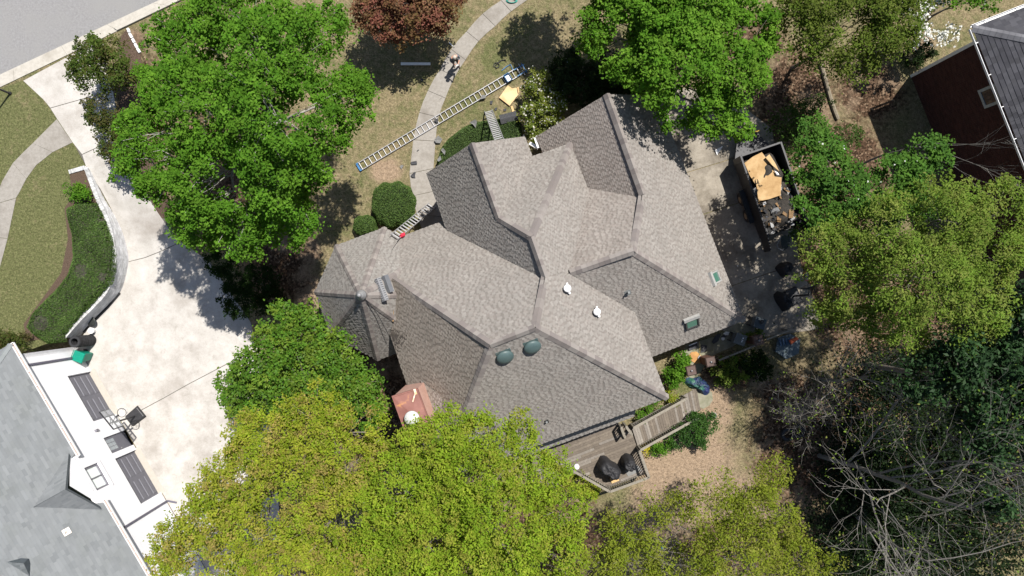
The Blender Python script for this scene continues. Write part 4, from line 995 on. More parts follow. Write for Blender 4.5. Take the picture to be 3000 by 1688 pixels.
# ================================================================== SMALL BUILDERS
def heap(name, label, cat, poly, h, z0, m, seed=0, folds=7, sharp=3.0, group=None, res=26, amp=.12):
    """a cloth thrown over a pile: footprint polygon, height, creases"""
    rn = random.Random(seed); c = sum((Vector((p[0], p[1], 0)) for p in poly), Vector()) / len(poly)
    vs = []; rings = 12; n = res
    def rad(a):
        best = .1
        for i in range(len(poly)):
            p, q = Vector(poly[i][:2]) - c.xy, Vector(poly[(i + 1) % len(poly)][:2]) - c.xy
            d = Vector((math.cos(a), math.sin(a))); e = q - p; den = d.x * e.y - d.y * e.x
            if abs(den) < 1e-9: continue
            t = (p.x * e.y - p.y * e.x) / den; s_ = (p.x * d.y - p.y * d.x) / den
            if t > 0 and -1e-6 <= s_ <= 1 + 1e-6: best = max(best, t)
        return best
    ph = [rn.uniform(0, 6.28) for _ in range(8)]
    for r in range(rings + 1):
        k = 1 - r / rings
        for j in range(n):
            a = 2 * math.pi * j / n; R = rad(a) * k
            z = h * (1 - k ** sharp) + amp * h * (math.sin(folds * a + ph[0] + 3 * k) * k * .6 + math.sin(3 * a + ph[1] + 7 * k) * .5 * (1 - abs(2 * k - 1)) + rn.uniform(-.35, .35) * (k < .99))
            vs.append((c.x + math.cos(a) * R * (1 + .03 * math.sin(folds * 2 * a)), c.y + math.sin(a) * R, max(0.005, z) if r else 0.0))
    fs = [(r * n + j, r * n + (j + 1) % n, (r + 1) * n + (j + 1) % n, (r + 1) * n + j) for r in range(rings) for j in range(n)]
    mb = MB().add([(x - c.x, y - c.y, z) for x, y, z in vs], fs)
    o = mb.build(name, m); o.location = (c.x, c.y, z0); o.data.polygons.foreach_set('use_smooth', [True] * len(o.data.polygons))
    return tag(o, label, cat, group)
M_BLK = mat('black_cover', (.014, .014, .016), (.026, .026, .029), scale=6, rough=.65, bump=1.0, bscale=5)
heap('grill_cover', 'long black grill cover with a rounded end on the deck planks', 'grill', [gp(*p, DZ) for p in [(1752, 1345), (1760, 1334), (1775, 1334), (1788, 1348), (1808, 1358), (1818, 1372), (1815, 1392), (1800, 1402), (1786, 1398), (1780, 1388), (1755, 1378), (1745, 1362)]], 1.1, DZ, M_BLK, seed=2, sharp=7, amp=.12, folds=9)
heap('grill_cover', 'smaller black grill cover beside the deck rail, standing on a grey mat', 'grill', [gp(*p, DZ) for p in [(1818, 1338), (1832, 1326), (1850, 1332), (1858, 1345), (1856, 1366), (1846, 1374), (1826, 1372), (1816, 1360)]], 1.1, DZ, M_BLK, seed=5, sharp=7, amp=.11, folds=8)
k = MB().prism([gp(*p, DZ)[:2] for p in [(1830, 1378), (1868, 1362), (1880, 1378), (1840, 1396)]], 0, .012)
o = k.build('mat', mat('grey_rubber', (.17, .17, .165), (.14, .14, .135), scale=9)); o.location.z = DZ + .012; tag(o, 'flat grey mat lying between the small covered grill and the rail', 'mat')
k = MB().box((0, 0, .03), (.42, .3, .05), rot=.37); o = k.build('board', mat('pine_board', (.5, .34, .16), (.42, .27, .12), scale=8)); o.location = gp(1800, 1404, DZ + .02); tag(o, 'short yellow pine board poking out from beneath the long grill cover', 'board')
M_WHT = mat('white_plastic', (.72, .72, .72), (.64, .64, .64), rough=.4)
gb = thing('gas_bottle', 'white round gas bottle standing on the deck by its left rail', 'gas bottle', gp(1688, 1365, DZ + .005))
MB().lathe((0, 0, 0), [(.1, 0), (.15, .03), (.155, .22), (.13, .3), (.05, .35)], n=18).build('body', M_WHT, gb, shade=True)
MB().ring((0, 0, .38), .075, .014, n=16).build('collar', M_WHT, gb); MB().cyl((0, 0, .34), (0, 0, .4), .025).build('valve', M_ZINC, gb)
def bucket(label, loc, r=.15, h=.36, group=None, inside=(.5, .5, .5), tilt=None):
    t = thing('bucket', label, 'bucket', loc, group=group)
    mb = MB(); n = 18
    prof = [(r * .84, 0), (r, h), (r * 1.04, h), (r * 1.04, h - .02), (r * .95, h), (r * .8, .03)]
    vs = []
    for rr_, z in prof: vs += [(rr_ * math.cos(2 * math.pi * j / n), rr_ * math.sin(2 * math.pi * j / n), z) for j in range(n)]
    fs = [(i * n + j, i * n + (j + 1) % n, (i + 1) * n + (j + 1) % n, (i + 1) * n + j) for i in range(len(prof) - 1) for j in range(n)] + [tuple(range(n - 1, -1, -1)), tuple(5 * n + j for j in range(n))]
    mb.add(vs, fs).build('body', M_WHT, t, shade=False)
    MB().tube([(r * math.cos(a), r * 1.05 * math.sin(a) * .4 - r * .6, h + .01) for a in np.linspace(0, math.pi, 9)], .005, n=5).build('handle', M_ZINC, t)
    if tilt: t.rotation_euler = tilt
    return t
bucket('white bucket standing in the dirt past the evergreen shrub at the ramp', gp(2086, 1214, 0), tilt=(0, 0, 0))
b_ = bucket('white paint bucket between the black disc and the tyre stack', gg(276, 968, .025), r=.17, h=.3)
MB().lathe((0, 0, .27), [(.155, 0), (.16, .02), (.14, .035)], n=18).build('lid', M_WHT, b_)

# ================================================================== LADDERS
M_ALU = mat('aluminium', (.30, .30, .31), (.23, .23, .24), scale=9, rough=.4, metal=.25)
M_ALU2 = mat('bright_aluminium', (.5, .5, .51), (.42, .42, .43), scale=9, rough=.4, metal=.25)
M_BLUE = mat('blue_plastic', (.02, .10, .24), (.03, .14, .3), scale=6, rough=.5)
def ladder(label, a, b, width, n, m=M_ALU, side=None, group=None, name='ladder', flat_rungs=False):
    a = Vector(a); b = Vector(b); t = thing(name, label, 'ladder', a, group=group)
    d = (b - a); L_ = d.length; d.normalize()
    x = d.cross(Vector((0, 0, 1))).normalized() if abs(d.z) < .95 else Vector(side)
    up = x.cross(d)
    for s_ in (-1, 1): MB().bar(x * s_ * width / 2, x * s_ * width / 2 + d * L_, .035, .085, up=up).build('rail', m, t)
    rm = MB(); 
    if flat_rungs: rm.bar(-x * (width / 2 - .02), x * (width / 2 - .02), .075, .03, up=up)
    else: rm.cyl(-x * (width / 2 - .02), x * (width / 2 - .02), .019, n=8)
    me = bpy.data.meshes.new('rung'); me.from_pydata(rm.v, [], rm.f); me.materials.append(M_ALU2)
    for i in range(n): inst('rung', me, t, Matrix.Translation(d * (L_ * (i + .5) / n)))
    return t, d, x, up, L_
lt, d, x, up, L_ = ladder('long aluminium ladder lying flat across the lawn and front walk', gp(1050, 491, .09), gp(1512, 214, .09), .43, 33)
for s_ in (-1, 1): MB().box(x * s_ * .215 + d * .05, (.13, .05, .12), rot=math.atan2(d.y, d.x)).build('foot', M_BLUE, lt)
k = MB(); k.bar(-x * .24 + d * .02, x * .24 + d * .02, .1, .06); k.build('end_cap', M_BLUE, lt)
# blue standoff at its upper end
st = thing('ladder_stabilizer', 'blue steel ladder stabilizer with crossed bars at the end of the flat ladder', 'stabilizer', gp(1515, 212, .16))
dd = d; xx = x
for s_ in (-1, 1):
    MB().bar(xx * s_ * .2 - dd * .1, xx * s_ * .17 + dd * .55, .045, .045).build('arm', M_BLUE, st)
    MB().bar(xx * .36 * s_ + dd * .3, xx * .05 * s_ + dd * .3, .04, .04).build('foot_bar', M_ALU, st)
MB().bar(-xx * .3 + dd * .45, xx * .3 + dd * .45, .04, .04).build('cross_bar', M_BLUE, st); MB().bar(-xx * .25 + dd * .1, xx * .25 + dd * .1, .04, .04).build('cross_bar', M_ALU, st)
tb = thing('tool_tray', 'open blue tool tray sitting on top of the flat ladder', 'tray', gp(1488, 229, .14), rot=math.atan2(d.y, d.x))
k = MB(); w_, l_, h_ = .30, .42, .16
for c, sz in (((0, -l_ / 2, h_ / 2), (w_, .02, h_)), ((0, l_ / 2, h_ / 2), (w_, .02, h_)), ((-w_ / 2, 0, h_ / 2), (.02, l_, h_)), ((w_ / 2, 0, h_ / 2), (.02, l_, h_)), ((0, 0, .01), (w_, l_, .02))): k.box(c, sz)
k.build('body', M_BLUE, tb); MB().box((0, -.03, .05), (.2, .3, .05)).build('contents', M_WHT, tb)
k = MB(); pp = [gp(1470, 207, .05), gp(1484, 195, .05), gp(1496, 189, .05), gp(1503, 206, .05)]; k.tube(pp, .022, n=6)
tag(k.build('bent_pipe', M_BLUE, off=gp(1486, 198, 0)), 'bent blue steel pipe on the grass beside the ladder end', 'pipe').location = gp(1486, 198, 0)
k = MB(); pp = [gp(1446, 196, .04), gp(1449, 186, .05), gp(1458, 184, .09), gp(1463, 192, .05), gp(1456, 199, .05), gp(1450, 194, .06), gp(1460, 184, .06), gp(1470, 177, .05), gp(1482, 176, .05)]
k.tube(catmull(pp, 5), .022, n=6); o = k.build('harness_rope', M_BLK, off=gp(1458, 190, 0)); o.location = gp(1458, 190, 0); tag(o, 'coiled black safety harness rope on the lawn near the bent pipe', 'rope')
ladder('aluminium ladder standing over the low hedge against the front gable', gp(1431, 325, .02), gp(1464, 414, 5.3), .42, 18, flat_rungs=True)
l3, d, x, up, L_ = ladder('aluminium ladder with a red rag leaning on the eave beside the turret', gp(1266, 602, .03), gp(1155, 695, 4.45), .42, 16, flat_rungs=True)
o = heap('rag', 'crumpled red rag tied at the top of the ladder beside the turret', 'rag', [gp(*p, 4.1) for p in [(1170, 690), (1178, 683), (1186, 681), (1188, 690), (1180, 696), (1172, 699)]], .12, 4.12, mat('red_cloth', (.55, .03, .06), (.42, .02, .05), scale=20), seed=9, amp=.4)
k = MB(); pp = [gp(1062, 868, 8.25), gp(1085, 893, 7.75), gp(1105, 920, 7.15), gp(1125, 955, 6.45), gp(1140, 985, 5.75)]; k.tube(catmull(pp, 5), .015, n=5)
o = k.build('safety_rope', M_BLK, off=gp(1100, 910, 7)); o.location = gp(1100, 910, 7); tag(o, 'thin black safety rope running from the turret finial down its roof', 'rope')
k = MB(); pp = [gp(1168, 704, 4.2), gp(1150, 730, 4.85), gp(1140, 748, 5.3)]; k.tube(catmull(pp, 4), .012, n=5)
o = k.build('tie_rope', M_BLK, off=gp(1155, 722, 4)); o.location = gp(1155, 722, 4); tag(o, 'short dark tie rope on the roof below the red rag ladder', 'rope')

# ================================================================== ROOFING DEBRIS
M_DSH = mat('grey_felt_piece', (.105, .105, .105), (.16, .16, .155), scale=12, rough=.9, bump=.3)
M_DSH2 = mat('dark_shingle_piece', (.035, .036, .04), (.055, .055, .06), scale=14, rough=.9, bump=.3)
def bundle(label, loc, M, w, l, m, n=9, slots=True, h=.12):
    t = thing('shingle_bundle', label, 'shingles', loc)
    for s_ in (-1, 1):
        k = MB(); a = Vector((0, 0, h)); 
        q = [Vector((-l / 2, 0, h)), Vector((l / 2, 0, h)), Vector((l / 2, s_ * w / 2, .02)), Vector((-l / 2, s_ * w / 2, .02))]
        k.slab([M @ p for p in q], .05); k.build('stack_half', m, t)
        if slots:
            for i in range(n):
                u0 = -l / 2 + (i + .5) * l / n; q = [Vector((u0 - .012, s_ * w * .12, h * .76 + .01)), Vector((u0 + .012, s_ * w * .12, h * .76 + .01)), Vector((u0 + .012, s_ * w * .46, h * .1 + .022)), Vector((u0 - .012, s_ * w * .46, h * .1 + .022))]
                MB().slab([M @ p for p in q], .01).build('slot', M_DARK, t)
    return t
Z3 = lambda a: Matrix.Rotation(a, 3, 'Z')
bundle('dark ridge-vent bundle lying on the low hedge beside the gable ladder', gp(1490, 345, .62), Z3(.25), .5, .95, M_DSH2, n=12)
pl = fit_plane([tv[5], tv[6], tap]); n_, hx_, up_ = frame_of(fit_plane([tv[7], tv[0], tap]))
M_RV = mat('pale_slotted_vent', (.15, .155, .165), (.2, .2, .21), scale=14, rough=.7)
bundle('pale slotted ridge-vent bundle on the turret roof saddle', gp(1118, 848, 7.35), Z3(-1.22) , .3, 1.05, M_RV, n=11)
bundle('smooth dark ridge-vent bundle behind the pale slotted one on the turret saddle', gp(1136, 832, 7.0), Z3(-1.22), .32, .8, mat('slate_vent', (.08, .085, .095), (.1, .105, .115), scale=10, rough=.7), slots=False)
def scrap(label, pts, z, m, dz=.02, bend=.1, seed=0, name='shingle_scrap', cat='scrap', group=None):
    """a torn flat piece with curled corners"""
    rn = random.Random(seed); P = [gp(*p, z) for p in pts]; c = sum(P, Vector()) / len(P)
    top = [p - c + Vector((0, 0, rn.uniform(.2, 1) * bend)) for p in P]; n = len(P)
    mb = MB(); ce = Vector((0, 0, bend * .3))
    vs = top + [ce] + [p - Vector((0, 0, dz)) for p in top] + [ce - Vector((0, 0, dz))]
    fs = [(i, (i + 1) % n, n) for i in range(n)] + [(n + 1 + (i + 1) % n, n + 1 + i, 2 * n + 1) for i in range(n)] + [(i, n + 1 + i, n + 1 + (i + 1) % n, (i + 1) % n) for i in range(n)]
    o = mb.add(vs, fs).build(name, m); o.location = c; return tag(o, label, cat, group)
scrap('pointed grey felt scrap lying on top of the low hedge', [(1375, 360), (1393, 352), (1398, 358), (1394, 376), (1386, 366)], .6, M_DSH, bend=.2, seed=1)
scrap('wide grey felt scrap at the walk edge where the hedge begins', [(1273, 412), (1284, 398), (1296, 408), (1290, 420), (1278, 420)], .1, M_DSH, bend=.12, seed=2)
scrap('narrow pale scrap standing in the hedge beside the walk', [(1292, 440), (1298, 434), (1306, 444), (1303, 455)], .5, M_DSH, bend=.15, seed=3)
scrap('grey scrap in the hedge next to the front gable corner', [(1280, 470), (1290, 456), (1294, 468), (1286, 474)], .5, M_DSH, bend=.12, seed=4)
scrap('dark square shingle lying on the front walk', [(1203, 475), (1221, 472), (1222, 482), (1206, 483)], .05, M_DSH2, bend=.07, seed=5)
scrap('torn black felt flap on the front walk past the dark square shingle', [(1204, 515), (1213, 506), (1219, 504), (1216, 515), (1217, 522), (1208, 520)], .05, M_DSH2, bend=.12, seed=6)
scrap('small grey scrap on the bare earth patch beside the front walk', [(1171, 488), (1177, 483), (1183, 486), (1176, 496)], .03, M_DSH, bend=.06, seed=7)
scrap('bent grey shingle strip caught under the flat ladder on the lawn', [(1404, 292), (1422, 288), (1425, 281), (1414, 278), (1410, 284)], .2, M_DSH, bend=.05, seed=8)
scrap('dark scrap wedged between the flat ladder rungs over the walk', [(1270, 351), (1283, 347), (1284, 356), (1280, 360)], .16, M_DSH2, bend=.08, seed=10)
scrap('small dark scrap on the grass between the ladder and the plywood', [(1436, 296), (1444, 296), (1442, 306), (1436, 306)], .03, M_DSH2, bend=.05, seed=11)
scrap('dark felt square on the grass near the gable ladder foot', [(1449, 317), (1457, 315), (1456, 322), (1450, 325)], .03, M_DSH2, bend=.05, seed=12)
scrap('dark felt strip on the grass by the hedge end', [(1475, 320), (1484, 318), (1483, 325), (1476, 326)], .03, M_DSH2, bend=.05, seed=13)
scrap('thin dark strip lying on the front walk joint', [(1221, 442), (1227, 438), (1228, 440), (1222, 444)], .05, M_DSH2, bend=.02, seed=14)
scrap('grey triangle scrap on the walk below the standing person', [(1287, 292), (1295, 286), (1290, 290)], .05, M_DSH, bend=.03, seed=15)
scrap('black torn scrap on the lawn between red tree and walk', [(1230, 232), (1236, 229), (1242, 236), (1236, 239)], .03, M_DSH2, bend=.1, seed=16)
M_PLY = mat('plywood', (.52, .36, .19), (.44, .29, .14), scale=5, rough=.8, bump=.15, c3=(.56, .41, .23), s3=1.5)
def board(label, pts, z, m=M_PLY, th=.03, tilt=0.0, name='plywood_sheet', cat='plywood', group=None, zs=None):
    P = [gp(p[0], p[1], z if zs is None else zs[i]) for i, p in enumerate(pts)]; c = sum(P, Vector()) / len(P)
    o = MB().slab([p - c for p in P], th).build(name, m); o.location = c; return tag(o, label, cat, group)
board('cut plywood sheet with a notched edge lying on the lawn below the ladder', [(1462, 286), (1488, 250), (1500, 259), (1513, 257), (1516, 271), (1521, 274), (1493, 310)], .12)
board('short pine offcut leaning out past the plywood on the lawn', [(1496, 312), (1502, 310), (1507, 325), (1501, 328)], .06, mat('pine_board', ()), .04, name='timber_offcut', cat='timber')
board('reddish timber strip beside the notched plywood on the lawn', [(1515, 256), (1519, 255), (1522, 271), (1518, 272)], .2, mat('pine_board', ()), .04, name='timber_strip', cat='timber')
o = MB().box((0, 0, .04), (1.62, .14, .05)).build('trim_board', mat('white_board', (.68, .67, .65), (.62, .61, .59), rough=.6)); o.location = gp(1218, 188, 0); tag(o, 'long white trim board lying on the lawn under the red tree', 'board')
k = MB(); k.bar((-.12, .12, .03), (.1, -.1, .03), .05, .03); o = k.build('white_strip', M_PVC); o.location = gp(1322, 131, 0); tag(o, 'small white plastic strip at the walk edge near the person', 'scrap')
mw = thing('tool_bag', 'red and white tool bag in the tree shade above the dark shrubs', 'tool bag', gp(1668, 176, .0))
MB().lathe((0, 0, 0), [(.14, 0), (.19, .1), (.17, .26), (.1, .3)], n=12, sx=1.0, sy=.75).build('body', mat('red_cloth', ()), mw, shade=True); MB().ring((0, -.02, .12), .19, .03, n=16, m=6).build('rim', M_WHT, mw)
for i, (a, b) in enumerate((((-.05, .35, .05), (-.28, .3, .05)), ((.15, .6, .05), (.28, .3, .05)), ((.18, .65, .05), (.32, .38, .05)))): MB().cyl(a, b, .02, n=6).build('tool_handle', M_ALU, mw)
hose = MB(); hose.tube([gp(1499 + 17 * math.cos(a) * (1 - a / 60), 1 + 9 * math.sin(a) * (1 - a / 60), .05 + .004 * a) for a in np.linspace(0, 19, 70)], .018, n=6)
o = hose.build('garden_hose', mat('teal_hose', (.02, .25, .20), rough=.5), off=gp(1499, 2, 0)); o.location = gp(1499, 2, 0); tag(o, 'coiled teal garden hose lying on the front walk', 'hose')
M_STN = mat('white_stone', (.66, .66, .65), (.55, .55, .54), scale=8, rough=.8)
for i, (p, q) in enumerate((((376, 84), (381, 97)), ((381, 99), (389, 113)), ((390, 115), (396, 127)), ((397, 129), (404, 142)), ((404, 143), (412, 156)))):
    a, b = gp(*p), gp(*q); c = (a + b) / 2; o = MB().bar(a - c + Vector((0, 0, .05)), b - c + Vector((0, 0, .05)), .14, .14).build('edging_stone', M_STN, bevel=.03); o.location = c
    tag(o, ['white edging stone at the street end of the mulch strip', 'white edging stone second from the street along the mulch strip', 'white edging stone midway along the mulch strip row', 'white edging stone second from the tree end of the mulch strip row', 'white edging stone half under the maple at the row end'][i], 'stone', 'white edging stones by the street')

# ================================================================== THINGS BY THE LEFT DRIVEWAY
M_TYRE = mat('tyre_rubber', (.016, .016, .018), (.026, .026, .028), scale=12, rough=.75, bump=.3)
def tyre(label, loc, R=.31, w=.22, group=None, rot=(0, 0, 0), name='tyre'):
    n = 24; prof = [(R * .58, .02), (R * .62, 0), (R * .95, .0), (R, .03), (R, w - .03), (R * .95, w), (R * .62, w), (R * .58, w - .02), (R * .66, w * .5)]
    mb = MB(); vs = []
    for r_, z in prof: vs += [(r_ * math.cos(2 * math.pi * j / n), r_ * math.sin(2 * math.pi * j / n), z) for j in range(n)]
    k = len(prof); fs = [(i * n + j, i * n + (j + 1) % n, ((i + 1) % k) * n + (j + 1) % n, ((i + 1) % k) * n + j) for i in range(k) for j in range(n)]
    t = thing(name, label, 'tyre', loc, group=group); t.rotation_euler = rot
    mb.add(vs, fs).build('casing', M_TYRE, t)
    tr = MB()
    for j in range(n): a = 2 * math.pi * (j + .5) / n; tr.box((R * math.cos(a), R * math.sin(a), w / 2), (.018, .045, w * .72), rot=a)
    tr.build('tread', M_TYRE, t); return t
tb0 = gg(268, 996, .026)
for i in range(7):
    tyre(['black tyre at the bottom of the stack beside the green bin', 'second tyre up in the stack beside the green bin', 'third tyre up in the stack beside the green bin', 'middle tyre of the stack beside the green bin', 'fifth tyre up in the stack beside the green bin', 'sixth tyre up, just under the top of the stack', 'top tyre of the stack beside the green bin'][i],
         tb0 + Vector((random.uniform(-.02, .02), random.uniform(-.02, .02), i * .215)), group='stacked tyres beside the green bin')
k = MB().lathe((0, 0, 0), [(.3, 0), (.31, .02), (.27, .05), (.05, .06)], n=24); o = k.build('disc_lid', mat('black_rubber_disc', (.02, .022, .022), (.03, .032, .03), rough=.5)); o.location = gg(278, 940, .35); o.rotation_euler = (.2, -.25, 0); tag(o, 'round black disc leaning on the retaining wall above the white paint bucket', 'disc')
k = MB().tube([gg(352, 858, .08), gg(318, 898, .09), gg(290, 926, .09), gg(262, 950, .09), gg(248, 972, .09)], .085, n=10); c0_ = gg(300, 915, 0)
o = k.build('drain_pipe', M_BLK, off=c0_); o.location = c0_; tag(o, 'black corrugated drain pipe lying along the foot of the retaining wall', 'pipe')
def wheelie(label, loc, rot, m, name='wheeled_bin', h=1.0, mark=False, group=None):
    t = thing(name, label, 'bin', loc, rot, group)
    b = MB(); b.hexa([(-.2, -.22, .06), (.2, -.22, .06), (.2, .2, .06), (-.2, .2, .06)], [(-.28, -.3, h), (.28, -.3, h), (.28, .28, h), (-.28, .28, h)]); b.build('body', m, t, bevel=.03)
    l = MB(); l.hexa([(-.3, -.34, h + .002), (.3, -.34, h + .002), (.3, .3, h + .002), (-.3, .3, h + .002)], [(-.26, -.3, h + .07), (.26, -.3, h + .07), (.28, .28, h + .05), (-.28, .28, h + .05)]); lo = l.build('lid', m, t, bevel=.02)
    for x in (-.13, 0.02, .15): MB().box((x, -.02, h + .07), (.02, .5, .02)).build('lid_rib', m, lo)
    MB().cyl((-.26, .36, h - .02), (.26, .36, h - .02), .02, n=8).build('handle', m, t)
    for x in (-.22, .22): MB().cyl((x - .025, .24, .11), (x + .025, .24, .11), .11, n=14).build('wheel', M_TYRE, t)
    if mark:
        for i in range(3): MB().box((-.1 + i * .1, -.12, h + .075), (.06, .05 + .03 * (i % 2), .006)).build('print_mark', M_WHT, lo)
    return t
g_ = gg(262, 1040, .025)
M_GRN = mat('green_bin_plastic', (.0, .17, .115), (.0, .2, .135), scale=5, rough=.45)
wheelie('bright green wheeled bin against the white garage wall', g_, 1.2, M_GRN)
# portable basketball hoop in front of the garage
def clear_board():
    m, nt, b = _mat('clear_acrylic'); b.inputs['Base Color'].default_value = (.8, .82, .84, 1); b.inputs['Roughness'].default_value = .05; b.inputs['Alpha'].default_value = .18; return m
M_BP = mat('black_plastic', (.02, .02, .022), (.03, .03, .033), rough=.45)
def hoop(label, base, dirv, m_rim, name='basketball_hoop', board_m=None, hgt=3.05, slab=True, group=None):
    t = thing(name, label, 'basketball hoop', base); f = Vector((dirv[0], dirv[1], 0)).normalized(); s = Vector((-f.y, f.x, 0)); up = Vector((0, 0, 1))
    if slab:
        b = MB(); q = [(-.45, -.42), (.5, -.38), (.5, .38), (-.45, .42)]
        b.hexa([-f * a + s * c for a, c in q], [-f * (a * .92) + s * c * .8 + up * .18 for a, c in q]); b.build('base_tank', M_BP, t, bevel=.04)
    pole_b = f * .0 + up * .02
    MB().tube([pole_b, f * .1 + up * (hgt - .9)], .05, n=10).build('pole', M_BP, t)
    bc = f * .75 + up * (hgt + .35)
    for z in (-.1, -.55):
        for s_ in (-.08, .08): MB().bar(f * .1 + up * (hgt - .75 + (z + .55) * .6) + s * s_, bc + up * (z + .1) + s * s_ - f * .04, .03, .05).build('arm', M_BP, t)
    fr = MB(); w, h = .56, .42
    for a, b in (((-w, -h), (w, -h)), ((w, -h), (w, h)), ((w, h), (-w, h)), ((-w, h), (-w, -h)), ((-w * .35, -h), (-w * .35, h)), ((w * .35, -h), (w * .35, h)), ((-w, 0), (w, 0))):
        fr.bar(bc + s * a[0] + up * a[1] - f * .03, bc + s * b[0] + up * b[1] - f * .03, .05, .06, up=f)
    fo = fr.build('backboard_frame', M_BP, t)
    MB().hexa([bc + s * -w + up * -h, bc + s * w + up * -h, bc + s * w + up * -h + f * .02, bc + s * -w + up * -h + f * .02], [bc + s * -w + up * h, bc + s * w + up * h, bc + s * w + up * h + f * .02, bc + s * -w + up * h + f * .02]).build('backboard', board_m or mat_glass('clear_board', (.35, .37, .39), .1), t)
    rc = bc + f * .4; rc.z = hgt
    rim = MB().ring(rc, .228, .016, n=28, m=6).build('rim', m_rim, t)
    MB().bar(bc + f * .02 + up * (hgt - bc.z), rc - f * .2, .1, .05).build('bracket', m_rim, t)
    nt_ = MB()
    for j in range(12):
        a = 2 * math.pi * j / 12
        for sg in (-1, 1):
            pts = []
            for i in range(5): aa = a + sg * i * math.pi / 12; r = .225 - .105 * i / 4; pts.append(rc + Vector((math.cos(aa) * r, math.sin(aa) * r, -.1 * i)))
            nt_.tube(pts, .006, n=4)
    nt_.build('net', M_WHT, rim); return t
hoop('black portable basketball hoop in front of the white garage wall', gg(400, 1218, .03), (.78, .63), M_BP, board_m=clear_board())
# lamp post at the lawn corner and its base
lp = thing('lamp_post', 'dark metal lamp post at the lawn corner by the kerb', 'lamp post', gp(30, 274, .012))
MB().lathe((0, 0, 0), [(.1, 0), (.1, .06), (.055, .12), (.045, 1.0), (.04, 2.2)], n=10).build('post', M_BP, lp, shade=True)
MB().lathe((0, 0, 2.2), [(.06, 0), (.13, .05), (.17, .35), (.05, .5)], n=8).build('lantern', mat_glass('lantern_glass', (.5, .5, .45)), lp); MB().lathe((0, 0, 2.56), [(.2, 0), (.12, .1), (.02, .2)], n=8).build('lantern_cap', M_BP, lp)

